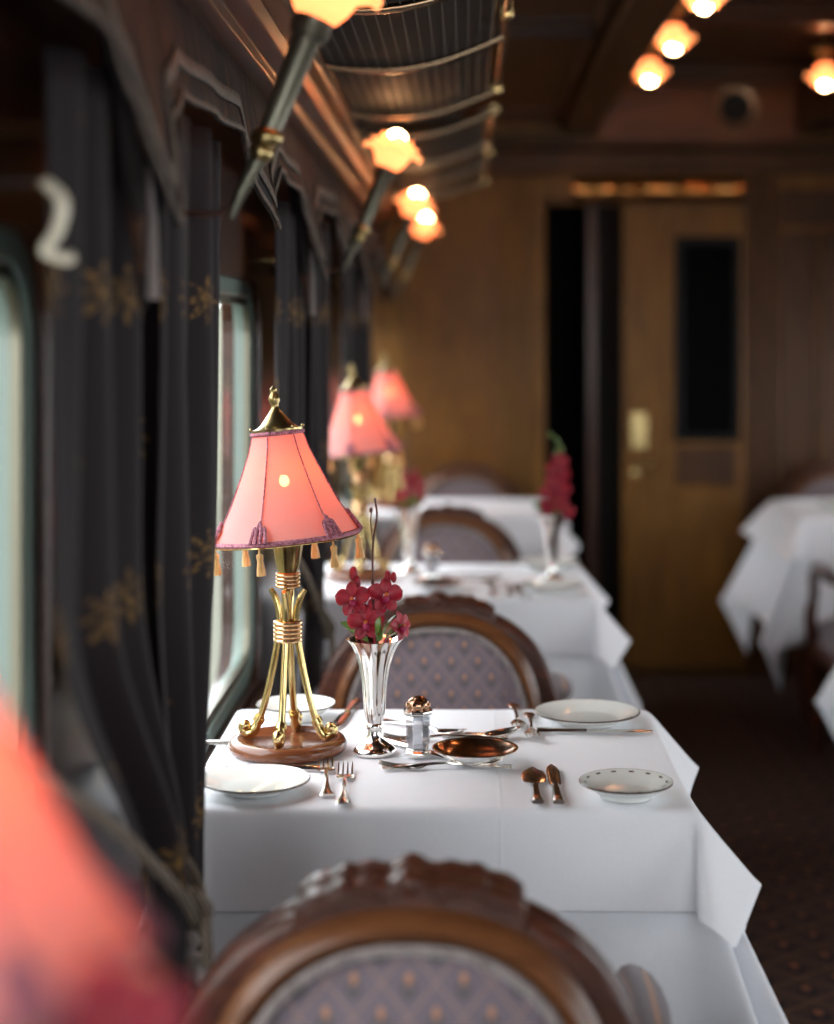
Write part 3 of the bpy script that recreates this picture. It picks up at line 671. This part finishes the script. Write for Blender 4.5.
def make_spray(tall=False, budded=True):
    t = thing('orchid_spray', 'x', 'flowers')
    zt = .165
    if tall: st_ = catmull([(0, 0, .05), (.0, 0, zt), (.008, 0, .235), (.020, 0, .30), (.012, 0, .345), (-.004, 0, .362)][:None if budded else 4], 6)
    else: st_ = catmull([(0, 0, .05), (.004, 0, zt), (-.002, .004, .225), (-.003, .006, .30), (.003, .006, .345), (.000, .006, .372)], 6)
    sm = MB().tube(st_, [.0023]*(len(st_)//2)+[.0016]*(len(st_)-len(st_)//2), 7).build('stem', 'stem', t)
    b = MB()
    if not tall:
        b.tube(catmull([(-.002, .004, .245), (.012, .002, .248), (.018, .0, .256)], 4), .0009, 6)
        b.build('side_shoot', 'stem', t); b = MB()
        b.tube(catmull([(-.003, .006, .31), (-.006, .004, .335), (-.005, .004, .352)], 4), .0009, 6); b.ball((-.0055, .004, .355), .0026, 8, 6, sc=(1, 1, 1.6))
        b.build('side_shoot', 'stem', t)
    if tall:
        rnd = random.Random(9); F = []
        for k in range(12 if budded else 15):
            z_ = .172+.0115*k; a = k*2.4; r_ = .030*(1-k/16); F.append((.006+r_*math.cos(a)+.010*(k/12), -.004-abs(r_*math.sin(a))*.8, z_, rnd.uniform(-.6, .6), rnd.uniform(-.4, .4), .9))
    else:
        F = [(-.030, -.010, .226, .15, -.20, 1.05), (.015, -.010, .231, -.1, .35, 1.05), (-.011, -.018, .193, .1, -.05, 1.08), (.036, -.006, .186, .1, 1.0, .9),
             (-.002, .014, .204, .2, 0, .8)]
    for k, (x, y_, z_, rx, rz_, s_) in enumerate(F):
        f = make_flower('flower', t); f.matrix_local = T(x, y_, z_) @ R(rz_, 'Z') @ R(PI/2-.25+rx*.4, 'X') @ R(rx, 'Z') @ Matrix.Scale(s_*(1. if tall else 1.08), 4)
    if tall: BL = [(-.004, 0, .362, .006), (.012, 0, .345, .007), (.022, 0, .325, .008), (.010, 0, .315, .008)]
    else: BL = [(-.031, .0, .262, .0085), (-.026, -.002, .250, .008), (.019, -.001, .258, .0072), (.028, -.006, .258, .006)]
    for x, y_, z_, r_ in (BL if budded else []): MB().ball((x, y_, z_), r_, 12, 8, sc=(.75, .75, 1.35)).build('bud', 'leaf' if tall else 'petal', t)
    def leaf(x, y_, z_, a, tilt, w_, l, roll=0.):
        MB().grid(petal_mesh(w_, l, .1), T(x, y_, z_) @ R(math.radians(-a), 'Z') @ R(tilt, 'X') @ R(roll, 'Y')).build('leaf', 'leaf', t, ang=180, solid=.0006)
    leaf(-.008, -.014, .165, -85, .62, .0100, .050, 1.1); leaf(-.020, -.016, .174, -70, .9, .0085, .030, 1.0); leaf(-.012, .0, .168, -60, .9, .006, .045)
    leaf(.010, -.010, .166, 75, 1.05, .0055, .045); leaf(.004, -.014, .166, 30, 1.2, .0055, .028); leaf(.012, -.026, .170, 100, 1.2, .0065, .024); leaf(.006, -.028, .180, 40, 1.4, .0062, .024); leaf(.008, -.026, .168, -30, 1.3, .006, .022); leaf(.016, .004, .166, 120, .7, .006, .04); leaf(.020, .004, .168, 80, .35, .005, .032)
    return t
v1 = make_vase(); sp1 = make_spray(False); sp2 = make_spray(True)
VP1 = (at(375, 752)[0], at(375, 752)[1]-.010)
def vase(o, xy, lab): o.location = (xy[0], xy[1], TT+.001); o['label'] = lab; o['group'] = 'silver trumpet vases'
vase(v1, VP1, 'fluted silver trumpet vase in focus on the front table')
sp1.location = (VP1[0], VP1[1], TT+.001); sp1['label'] = 'sharp crimson orchid spray with bare twig in the front silver vase'; sp1['group'] = 'crimson orchid sprays'
dx, dy = VP1[0], VP1[1]-TY[1]
sprays = []
for k, l in ((0, 'in the bottom left foreground'), (2, 'beside the lamp on the second table')):
    y = TY[k]+dy+(.0 if k == 0 else .10)
    x = dx if k == 0 else (409-VX)*y/FPX
    vase(dup(v1), (x-(.032 if k == 0 else 0), y-(.02 if k == 0 else 0)), 'blurred silver trumpet vase '+l)
    sprays.append((x, y, l))
x, y = at(552, 582)
vase(dup(v1), (x, y), 'silver trumpet vase at the aisle end of the second table')
sp2.location = (x, y, TT+.001); sp2['label'] = 'tall dense crimson orchid spray at the aisle end of the second table'; sp2['group'] = 'crimson orchid sprays'
sp3 = make_spray(True, False); thing('', 'x', 'flowers', mesh=sp3)
put0 = lambda o, loc, l, g_: (setattr(o, 'location', loc), o.__setitem__('label', l), o.__setitem__('group', g_))
sp3.scale = (1.1, 1.1, 1.0); put0(sp3, (sprays[0][0]-.032, sprays[0][1]-.02, TT+.001), 'large red blur of orchids '+sprays[0][2], 'crimson orchid sprays')
dup(sp1, (sprays[1][0], sprays[1][1], TT+.001), 2.2, 'blurred crimson orchid spray '+sprays[1][2], 'crimson orchid sprays')

# ------------------------------------------------------------------ tableware
def make_plate(r, deep=0.):
    t = thing('plate', 'x', 'plate')
    MB().lathe([(.001, .003), (r*.50, .003), (r*.52, .0), (r*.56, .0), (r*.60, .004), (r*.80, .009+deep*.7), (r*.985, .014+deep), (r, .0155+deep), (r*.985, .017+deep), (r*.78, .0115+deep*.7), (r*.62, .0068), (r*.55, .0058), (.001, .0058)], 64, cap=False).build('dish', 'porc', t, ang=50)
    MB().lathe([(r*.992, .0172+deep), (r*1.004, .0165+deep), (r*1.004, .0148+deep), (r*.99, .0150+deep)], 64, cap=False).build('rim_band', 'band', t)
    return t
def put(o, px, py, lab, group=None, rz=0, z=.0012, c=None):
    x, y = c or at(px, py, TT); o.location = (x, y, TT+z); o.rotation_euler = (0, 0, rz); o['label'] = lab
    if group: o['group'] = group
    return o
gp = 'white side plates with dark rims'
pl = make_plate(.062, .004); put(pl, 626, 797, 'white side plate with dark patterned rim at near right corner of the front table', gp)
md = MB()
for k in range(14):
    a = 2*PI*k/14; md.box(-.0035, .0035, -.0012, .0012, 0, .0004, T(.054*math.cos(a), .054*math.sin(a), .0192) @ R(a+PI/2, 'Z') @ R(-.45, 'X'))
md.build('rim_motif', 'band', pl)
pl2 = make_plate(.074); put(pl2, 255, 791, 'white plate at near left corner of the front table, by the curtain', gp)
pl3 = make_plate(.083, .002); put(pl3, 587, 723, 'large white plate with green-black rim at far right corner of the front table', gp)
pl4 = make_plate(.063, .008); put(pl4, 296, 719, 'white side plate behind the brass lamp legs on the front table', gp)
put(dup(pl2), 0, 0, 'blurred side plate at the near aisle corner of the second table', gp, c=(.205, 4.10)); put(dup(pl3), 0, 0, 'blurred plate at the far aisle end of the second table', gp, c=(.215, 4.49))
put(dup(pl3), 0, 0, 'blurred plate on the aisle corner of the far right table', gp, c=(1.31, 5.98)); put(dup(pl2), 0, 0, 'blurred side plate toward the middle of the far right table', gp, c=(1.62, 6.10))

def bar(sec, th=.0016, mat=None, mb=None):          # flat tapered bar along +Y: sections (y, half width, z)
    m = mb or MB(); v = []; f = []
    for y, hw, z in sec: v += [(-hw, y, z), (-hw*.6, y, z+th), (hw*.6, y, z+th), (hw, y, z), (hw*.6, y, z-th*.4), (-hw*.6, y, z-th*.4)]
    for i in range(len(sec)-1):
        for k in range(6): l = (k+1) % 6; f.append((i*6+k, i*6+l, (i+1)*6+l, (i+1)*6+k))
    n = len(sec)-1; f += [(5, 4, 3, 2, 1, 0), tuple(n*6+k for k in range(6))]
    return m.add(v, f, mat)
HS = [(0, .0085, .002), (.004, .0100, .002), (.012, .0090, .002), (.030, .0056, .0028), (.060, .0034, .005), (.095, .0028, .007), (.120, .0032, .0045)]
def make_fork():
    t = thing('fork', 'x', 'fork'); bar(HS, .002).build('handle', 'silver2', t, ang=50)
    m = bar([(.120, .0032, .0045), (.127, .0095, .0025), (.134, .0120, .0016), (.144, .0122, .0018)], .0016)
    for k in range(4): x = -.0096+.0064*k; bar([(.142, .0021, .0018), (.165, .0017, .0030), (.180, .0013, .0062), (.188, .0006, .0085)], .0014, T(x, 0, 0), m)
    m.build('tines', 'silver2', t, ang=50); return t
def make_spoon():
    t = thing('spoon', 'x', 'spoon'); bar(HS, .002).build('handle', 'silver2', t, ang=50)
    rows = []
    for i in range(11):
        s_ = i/10; hw = .0185*math.sin(PI*(s_*.96+.02))**.6*(1-.12*(s_-.3)); y = .116+.062*s_
        rows.append([(u*hw, y, .0052+.010*s_*s_+.0-.0085*(1-u*u)*math.sin(PI*s_)) for u in np.linspace(-1, 1, 9)])
    MB().grid(rows).build('bowl', 'silver2', t, ang=180, solid=.0012); return t
def make_knife(wide=False):
    t = thing('knife', 'x', 'knife'); L = .085
    bar([(0, .0085, .003), (.006, .0092, .003), (.03, .0072, .003), (L-.008, .0052, .003), (L, .0060, .003)], .0042).build('handle', 'silver2', t, ang=50)
    if wide: bar([(L, .004, .003), (L+.014, .006, .003), (L+.019, .015, .003), (L+.050, .018, .003), (L+.078, .014, .003), (L+.096, .002, .003)], .0012).build('blade', 'silver2', t, ang=40)
    else: bar([(L, .006, .003), (L+.012, .0085, .003), (L+.075, .0095, .003), (L+.10, .0072, .003), (L+.112, .0015, .003)], .0012).build('blade', 'silver2', t, ang=40)
    return t
fk, spn, kn, bk = make_fork(), make_spoon(), make_knife(), make_knife(True)
gc = 'silver cutlery of the front table'; H2 = PI/2
put(fk, 327, 798, 'silver fork with four tines beside the plate, left of the near pair', gc, rz=.09)
put(dup(fk), 343, 806, 'silver fork, right one of the near pair beside the lamp base', gc, rz=.05)
put(dup(fk), 513, 706, 'upright-lying fork end nearest the shaker, left of the far pair', gc, rz=PI+.03)
put(dup(fk), 529, 715, 'fork of the far pair, next to the large plate', gc, rz=PI+.0)
put(bk, 538, 806, 'butter knife with broad blade, left of the near pair by the small plate', gc, rz=.0)
put(kn, 559, 806, 'table knife with dark reflecting blade, right of the near pair', gc, rz=.0)
put(dup(kn), 0, 0, 'knife lying crosswise in front of the large far right plate', gc, rz=-H2-.02, c=at(537, 733)); COL.objects['knife.002'].scale = (.9, .9, .9)
put(dup(kn), 0, 0, 'knife showing red reflections between lamp and vase', gc, rz=PI-.12, c=at(357, 703))
put(dup(kn), 0, 0, 'knife lying crosswise between the lamp base and the forks', gc, rz=H2-.03, c=(-.204, 2.43)); COL.objects['knife.004'].scale = (.85, .85, .85)
put(dup(kn), 0, 0, 'knife poking out from the curtain left of the lamp base', gc, rz=H2+.06, c=(LXx-.07, 2.575))
put(spn, 0, 0, 'long spoon lying crosswise in front of the round silver dish', gc, rz=-H2+.10, c=at(382, 770))
put(dup(fk), 0, 0, 'fork lying crosswise beneath the silver dish beside the spoon', gc, rz=H2-.0, c=at(512, 769), z=.0012)
put(dup(spn), 0, 0, 'spoon leaning behind the round silver dish', gc, rz=-H2+.14, c=at(405, 741))
put(dup(fk), 0, 0, 'fork lying crosswise behind the dish and shaker', gc, rz=H2+.04, c=at(508, 740))
put(dup(kn), 0, 0, 'knife lying slantwise in front of the vase foot', gc, rz=PI+.75, c=at(383, 742))
put(dup(spn), 0, 0, 'spoon handle slanting behind the vase toward the shaker', gc, rz=-H2-.75, c=at(383, 722))
g2 = 'silver cutlery of the second table'
for nm, src, px, py, rz in (('left fork of the blurred near pair', fk, 510, 596, .02), ('right fork of the blurred near pair', fk, 492, 596, 0), ('blurred knife nearest the vase', kn, 522, 598, .05), ('blurred crosswise spoon', spn, 430, 583, -H2), ('blurred crosswise fork', fk, 500, 577, H2)):
    dup(src, (*at(px, py), TT+.0012), rz, nm+' on the second table', g2)
# silver dish
t = thing('silver_dish', 'round silver dish with dark coppery inside, centre of the front table', 'dish')
MB().lathe([(.001, .002), (.030, .002), (.034, 0), (.038, .002), (.050, .010), (.0605, .0165), (.0620, .0185), (.0600, .0195), (.056, .0180)], 56, cap=False).build('rim', 'silver', t, ang=60)
MB().lathe([(.0565, .0182), (.050, .0135), (.036, .0075), (.001, .0070)], 56, cap=False).build('bowl', 'copper', t, ang=60)
x, y = at(475, 763); t.location = (x, y, TT+.004)
d2 = dup(t, (*at(437, 590), TT+.0012), 0, 'blurred small silver dish on the second table')
# shaker
def make_shaker():
    t = thing('shaker', 'x', 'shaker')
    oc = [(.0165, 0), (.0195, .002), (.0195, .007), (.0170, .010), (.0165, .013)]
    MB().lathe(oc, 8, R(PI/8, 'Z')).build('foot', 'silver', t, smooth=False, bevel=.001)
    MB().lathe([(.0160, .0125), (.0185, .020), (.0190, .055), (.0165, .061)], 8, R(PI/8, 'Z')).build('glass_body', 'sglass', t, smooth=False, bevel=.001)
    MB().lathe([(.0145, .014), (.0155, .020), (.0158, .043), (.001, .044)], 8, R(PI/8, 'Z')).build('salt', 'salt', t, smooth=False)
    MB().lathe([(.0175, .060), (.0225, .063), (.0225, .067), (.0165, .0705)], 8, R(PI/8, 'Z')).build('collar', 'silver', t, smooth=False, bevel=.001)
    c = MB().lathe([(.0160, .0705), (.0168, .075), (.0145, .0815), (.0085, .0865), (.001, .088)], 24)
    for k in range(8): a = PI/8+k*PI/4; c.ball((.0155*math.cos(a), .0155*math.sin(a), .0745), .0042, 8, 6)
    c.build('domed_cap', 'copper', t, ang=60); return t
sk = make_shaker(); sk.location = (*at(418, 756), TT+.001); sk['label'] = 'octagonal glass and silver shaker with domed dark cap on the front table'; sk['group'] = 'glass shakers'
sk.location.z = TT+.0012; sk.location.x, sk.location.y = at(418, 757)
dup(sk, (*at(432, 579), TT+.001), 0, 'blurred glass shaker on the second table', 'glass shakers')

# ------------------------------------------------------------------ curtains, tiebacks, valance
def make_curtain(y0, y1, yt, tw, xb, tie=.765, amp=.015, nf=5, ph=0., zt=1.63, bulk=.030):
    rows = []; uv = []; nz = 46; ns = 72; W = 1.25*abs(y1-y0)
    for i in range(nz+1):
        z = zt-(zt-.12)*i/nz
        g1 = min(1, max(0, (1.16-z)/(1.16-tie))); g1 = g1*g1*(3-2*g1)
        if z < tie: g1 = 1-.38*min(1, (tie-z)/.35)**.8
        r = []
        for j in range(ns+1):
            s_ = j/ns; yt_ = y0+(y1-y0)*s_; yg = yt+(s_-.5)*tw; y = yt_*(1-g1)+yg*g1
            fold = math.sin(2*PI*nf*s_+ph+.5*math.sin(3*z))*(amp*(1-.2*g1))+.5*amp*math.sin(2*PI*(nf*1.7)*s_+2*ph+1.5*z)
            bul = bulk*g1*math.sin(PI*s_)+.012*math.sin(PI*s_)*(1-g1)
            x = xb+fold+bul+.4*bulk*g1
            r.append((max(x, XL+.006), y, z)); uv.append((s_*W, z))
        rows.append(r)
    m = MB(); m.grid(rows); return m.build('curtain', 'curtain', solid=.0015, uv=uv, ang=180)
def make_tie(ya, yb, yt, sg, xb, tie=.765):
    t = thing('curtain_tieback', 'x', 'tieback')
    xi = xb+.062
    MB().tube(catmull([(XL+.01, ya, 1.06), (xb+.035, ya+sg*.12, .95), (xi-.005, yt-sg*.06, .80), (xi, yt, .755), (xi-.01, yt+sg*.05, .79), (XL+.01, yb, .90)], 8), .0062, 8).build('cord', 'cord', t)
    MB().tube(catmull([(xi, yt-.015, .79), (xi+.012, yt, .765), (xi, yt+.015, .745), (xi-.01, yt, .765), (xi, yt-.015, .79)], 6), .008, 8).build('knot', 'cord', t)
    MB().tube([(xi+.01, yt, .76), (xi+.012, yt, .72), (xi+.012, yt, .69)], .007, 8).build('tassel_cord', 'cord', t)
    MB().lathe([(.004, .708), (.012, .702), (.016, .692), (.010, .682), (.012, .678), (.021, .674), (.023, .660), (.018, .655), (.024, .640), (.030, .560), (.031, .525), (.001, .523)], 20, T(xi+.012, yt, 0)).build('tassel', 'gtassel', t, ang=60)
    return t
def shift(o, dy, lab=None, group=None): 
    c = dup(o, label=lab, group=group); c.location.y += dy; return c
pn = ['in the left foreground', 'just behind the front lamp', 'beside the farther lamps', 'close to the end wall']
CA = make_curtain(1.46, 1.82, 1.87, .15, -.352, ph=.6, nf=3, amp=.013); thing('', 'dark curtain with gold medallions at the camera side of the pier '+pn[0], 'curtain', mesh=CA, group='dark damask curtains')
CB = make_curtain(1.80, 2.20, 2.03, .17, -.333, ph=2.1, nf=3, bulk=.004); thing('', 'black shaded curtain beside the front lamp, clipping its shade', 'curtain', mesh=CB, group='dark damask curtains')
TA = make_tie(1.42, 1.95, 1.86, 1, -.352); TA['label'] = 'twisted cord tieback with grey tassel '+pn[0]; TA['group'] = 'cord tiebacks'
TB = make_tie(1.93, 1.96, 1.97, -1, -.392); TB['label'] = 'second twisted cord tieback, at the left corner of the front table'; TB['group'] = 'cord tiebacks'
for k in (1, 2):
    shift(CA, BAY*k, 'dark medallion curtain on the camera side of the pier '+pn[k]); shift(CB, BAY*k, 'dark curtain on the far side of the pier '+pn[k])
    shift(TA, BAY*k, 'cord tieback with large grey tassel hanging '+pn[k]); shift(TB, BAY*k, 'cord tieback on the far side of the pier '+pn[k])
def valance():
    t = thing('valance', 'x', 'valance')
    base = [(0, 1.60), (.10, 1.645), (.50, 1.66), (.64, 1.665), (.78, 1.60), (.90, 1.545), (1.02, 1.60), (1.12, 1.655), (1.50, 1.645), (1.60, 1.60), (1.68, 1.49), (1.74, 1.56), (1.76, 1.60)]
    E = []
    for i in range(len(base)-1):
        for q in range(6):
            f = q/6; E.append((base[i][0]*(1-f)+base[i+1][0]*f, base[i][1]*(1-f)+base[i+1][1]*f))
    E.append(base[-1]); X = lambda y, z: -.335+.008*math.sin(y*23)*(1.8-z)/.25+.03*(1.8-z)/.2
    rows = [[(X(y, e+(1.775-e)*s_), y, e+(1.775-e)*s_) for y, e in E] for s_ in [k/6 for k in range(7)]]
    MB().grid(rows).build('cloth', 'valance', t, ang=180, solid=.004)
    for off, w_, nm in ((.0, .007, 'edge_trim'), (.034, .018, 'wide_trim')):
        rw = [[(X(y, e+off+w_*s_)+.005, y, e+off+w_*s_) for y, e in E] for s_ in (0, .5, 1)]
        MB().grid(rw).build(nm, 'vtrim', t, solid=.003)
    # a gathered tail at the pier
    tl_ = MB(); 
    for k in range(4):
        y = 1.655+.018*k; tl_.tube([(-.335+.006*k % .01, y, 1.68), (-.325, y+.004, 1.60), (-.318, 1.685+(k-1.5)*.006, 1.50), (-.316, 1.69+(k-1.5)*.003, 1.44-.01*k)], [.016, .014, .010, .003], 8)
    tl_.build('tail', 'valance', t)
    MB().tube([(-.31, 1.685, 1.55), (-.305, 1.69, 1.50), (-.306, 1.69, 1.42)], [.003, .004, .007], 8).build('tail_tassel', 'gtassel', t)
    return t
vl = valance(); vl.location.y = 1.76; vl['label'] = 'dark trimmed valance with pointed drops above the front window'; vl['group'] = 'dark trimmed valances'
for k, l in ((-2, 'dark valance over the window beside the camera'), (-1, 'out-of-focus dark valance in the top left corner'), (1, 'dark trimmed valance above the second table window'), (2, 'small distant valance above the window nearest the end wall')): shift(vl, BAY*k, l)
# curtain hooks and rod knobs
def hook():
    t = thing('curtain_hook', 'x', 'hook')
    MB().tube(catmull([(XL+.07, 0, .06), (XL+.085, -.008, .04), (XL+.08, -.004, .01), (XL+.07, 0, -.01), (XL+.085, .012, -.018), (XL+.085, .02, -.014)], 6), .0055, 10).build('hook', 'white_knob', t)
    MB().tube([(XL+.002, 0, .058), (XL+.07, 0, .06)], .003, 10).build('stalk', 'dark', t); return t
hk = hook(); hk.scale = (1, .8, .8); hk.location = (-.0, 1.40, 1.462); hk['label'] = 'ivory S-shaped curtain hook against the dark curtain at upper left'
def knob(y, lab):
    m = MB().tube([(XL-.002, 0, 0), (XL+.035, 0, 0)], .006, 10); m.ball((XL+.043, 0, 0), .013, 14, 10); m.lathe([(.011, -.003), (.0145, 0), (.011, .003)], 14, T(XL+.043, 0, 0))
    o = m.build('brass_knob', 'brass'); thing('', lab, 'knob', (0, y, 1.535), mesh=o, group='brass curtain rod knobs')
knob(3.60, 'small brass knob on the wall above the front window frame'); knob(3.60+BAY, 'small brass knob under the second valance')

# ------------------------------------------------------------------ rose lamps
def rose_petals(par, Mx, R_=.062):
    for ring_, (nP, rb, rt, h, tip) in enumerate(((5, .020, .032, .074, .004), (5, .022, .042, .066, .012), (6, .024, .048, .054, .020))):
        for k in range(nP):
            a0 = 2*PI*(k+.33*ring_)/nP; da = 2*PI/nP*.62; rows = []
            for i in range(7):
                s_ = i/6; r_ = rb+(rt-rb)*s_**.55+(tip*max(0, s_-.72)/.28); z_ = h*(s_**.8)-(tip*.7*max(0, s_-.8)/.2)
                rows.append([(r_*(1-.08*u*u)*math.cos(a0+da*u*(1-.45*max(0, s_-.6))), r_*(1-.08*u*u)*math.sin(a0+da*u*(1-.45*max(0, s_-.6))), z_-.010*u*u*s_) for u in np.linspace(-1, 1, 7)])
            MB().grid(rows, Mx).build('glass_petal', 'rose', par, ang=180, solid=.0015)
def make_sconce():
    t = thing('rose_sconce', 'x', 'wall lamp')
    A = Vector((-.250, 0, 1.545)); K = Vector((-.222, 0, 1.605)); C = Vector((-.172, 0, 1.728)); 
    MB().tube([K, K+(C-K)*.1, K+(C-K)*.93, C, C+(C-K)*.08], [.0125, .0125, .0165, .021, .023], 16).build('arm_tube', 'pewter', t)
    MB().tube([C-(C-K)*.10, C-(C-K)*.06, C], [.019, .022, .024], 16).build('cup', 'pewter', t)
    m = MB(); m.ball(K, .019, 16, 10, sc=(1, 1, .7)); m.ball(K-Vector((.006, 0, .016)), .014, 14, 8); m.build('knop', 'abrass', t)
    MB().tube([K-Vector((.006, 0, .018)), A, A-Vector((.012, 0, .03))], [.010, .007, .003], 12).build('finial', 'pewter', t)
    MB().tube(catmull([A, (-.262, 0, 1.525), (-.30, 0, 1.52), (XL+.002, 0, 1.53)], 6), .0035, 10).build('bracket', 'mahog', t)
    MB().lathe([(.001, 0), (.03, 0), (.026, .008), (.001, .012)], 20, T(XL+.001, 0, 1.53) @ R(PI/2, 'Y')).build('backplate', 'abrass', t)
    Mx = T(*(C+Vector((.006, 0, .010)))) @ R(.30, 'Y')
    g_ = MB().ball((0, 0, .008), .020, 16, 10, Mx).build('glass_shade', 'rose', t)
    rose_petals(g_, Mx)
    MB().ball((0, 0, .062), .0225, 18, 12, Mx).build('bulb', 'rosebulb', t)
    return t
sc = make_sconce(); gsn = 'rose glass wall sconces'
sc.location = (0, 3.71, 0); sc['label'] = 'rose-shaped glass wall lamp in mid-distance, the sharpest of the row'; sc['group'] = gsn
dup(sc, (0, 1.93, 0), 0, 'large blurred rose glass lamp on grey metal arm, cut by the top edge'); dup(sc, (0, 5.30, .0), 0, 'third rose glass wall lamp, middle of the far cluster'); dup(sc, (0, 6.42, .0), 0, 'farthest and lowest rose glass wall lamp by the end wall')
def make_crose():
    t = thing('rose_ceiling_light', 'x', 'ceiling light')
    MB().lathe([(.001, .10), (.045, .10), (.040, .088), (.014, .080), (.012, .05), (.02, .045), (.001, .040)], 24, cap=False).build('mount', 'abrass', t)
    g_ = MB().ball((0, 0, .038), .020, 16, 10).build('glass_shade', 'rose', t); rose_petals(g_, T(0, 0, .050) @ R(PI, 'X'))
    MB().ball((0, 0, -.014), .020, 16, 10).build('bulb', 'rosebulb', t); return t
cr_ = make_crose(); gcn = 'rose glass ceiling lights'
cr_.location = (.623, 5.82, 2.32-.0); cr_['label'] = 'rose glass ceiling light, lowest in view of the left ceiling row'; cr_['group'] = gcn
zc = EYE+.86
cr_.location.z = zc
def cro(x, y, lab): dup(cr_, (x, y, zc), 0, lab, gcn)
cro(.623, 5.16, 'rose glass ceiling light just above and right of the lowest one'); cro(.623, 4.50, 'rose glass ceiling light cut by the top edge of the picture')
cro(1.235, 5.92, 'rose glass ceiling light at the right picture edge'); cro(1.235, 5.06, 'rose glass ceiling light half out at the upper right corner')
for x, a_ in ((.623, 'left'), (1.235, 'right')):
    for y, b_ in ((3.3, 'over the front table'), (1.5, 'nearest the camera')): cro(x, y, 'added unseen rose glass ceiling light in the %s row, %s' % (a_, b_))  # out-of-view lights added toward the camera for their light
for o in [q for q in COL.objects if q.name.startswith('rose_ceiling_light')]:
    MB().tube([(0, 0, .09), (0, 0, 2.42-zc)], .006, 8).build('drop_rod', 'abrass', o)

# ------------------------------------------------------------------ luggage racks
def make_rack(y0, y1, bars, name_lab, group='brass luggage racks'):
    t = thing('luggage_rack', name_lab, 'luggage rack', group=group)
    def zz(s_): return 1.885+.055*s_-.030*math.sin(PI*s_)
    def pt(s_, y, dz=0): return (-.262+.334*s_, y, zz(s_)+dz)
    net = MB(); L = y1-y0; hw = .0021
    step = .0125; n_ = int((L+.334)/step)
    for sgn in (1, -1):
        for k in range(n_):
            c = y0+k*step if sgn < 0 else y0-.334+k*step
            r0 = []; r1 = []
            for q in range(13):
                s_ = q/12; y = c-.334*s_*1.0 if sgn < 0 else c+.334*s_
                if y0 <= y <= y1: p = pt(s_*.90+.04, y); r0.append((p[0], p[1]-hw, p[2])); r1.append((p[0], p[1]+hw, p[2]))
            if len(r0) > 1: net.grid([r0, r1])
    lc = MB()
    for k in range(15):
        s_ = .06+.86*k/14; p0 = pt(s_, y0, -.002); p1 = pt(s_, y1, -.002); lc.grid([[p0, p1], [(p0[0]+.0022, p0[1], p0[2]), (p1[0]+.0022, p1[1], p1[2])]])
    nt_ = net.build('net', 'net', t, smooth=False); nt_['kind'] = 'stuff'
    lc = lc.build('net_cord', 'netcord', t, smooth=False); lc['kind'] = 'stuff'
    for s_, dz, r_ in ((1.0, .0, .0085), (.93, .002, .004)): MB().tube([pt(s_, y0-.02, dz), pt(s_, y1+.02, dz)], r_, 10).build('front_rail', 'rail', t)
    MB().tube([pt(0, y0-.01), pt(0, y1+.01)], .006, 8).build('back_rail', 'rail', t)
    for y in bars: MB().tube([pt(s_, y, -.006) for s_ in np.linspace(0, 1, 13)], .0075, 10).build('crossbar', 'rail', t)
    for y in (y0, (y0+y1)/2, y1): m = MB().ball(pt(1.0, y), .014, 12, 8); m.tube([(pt(1.0, y)[0], y-.018, pt(1.0, y)[2]), (pt(1.0, y)[0], y+.018, pt(1.0, y)[2])], .0115, 10); m.build('collar', 'brass', t)
    return t
make_rack(2.05, 3.92, (2.05, 2.60, 3.20, 3.92), 'near luggage rack of dark netting and curved brass bars along the left wall')
make_rack(4.30, 6.30, (4.30, 5.0, 5.65, 6.30), 'far luggage rack of dark netting toward the end wall')
make_rack(-.10, 1.75, (-.10, .8, 1.75), 'luggage rack above and behind the camera')
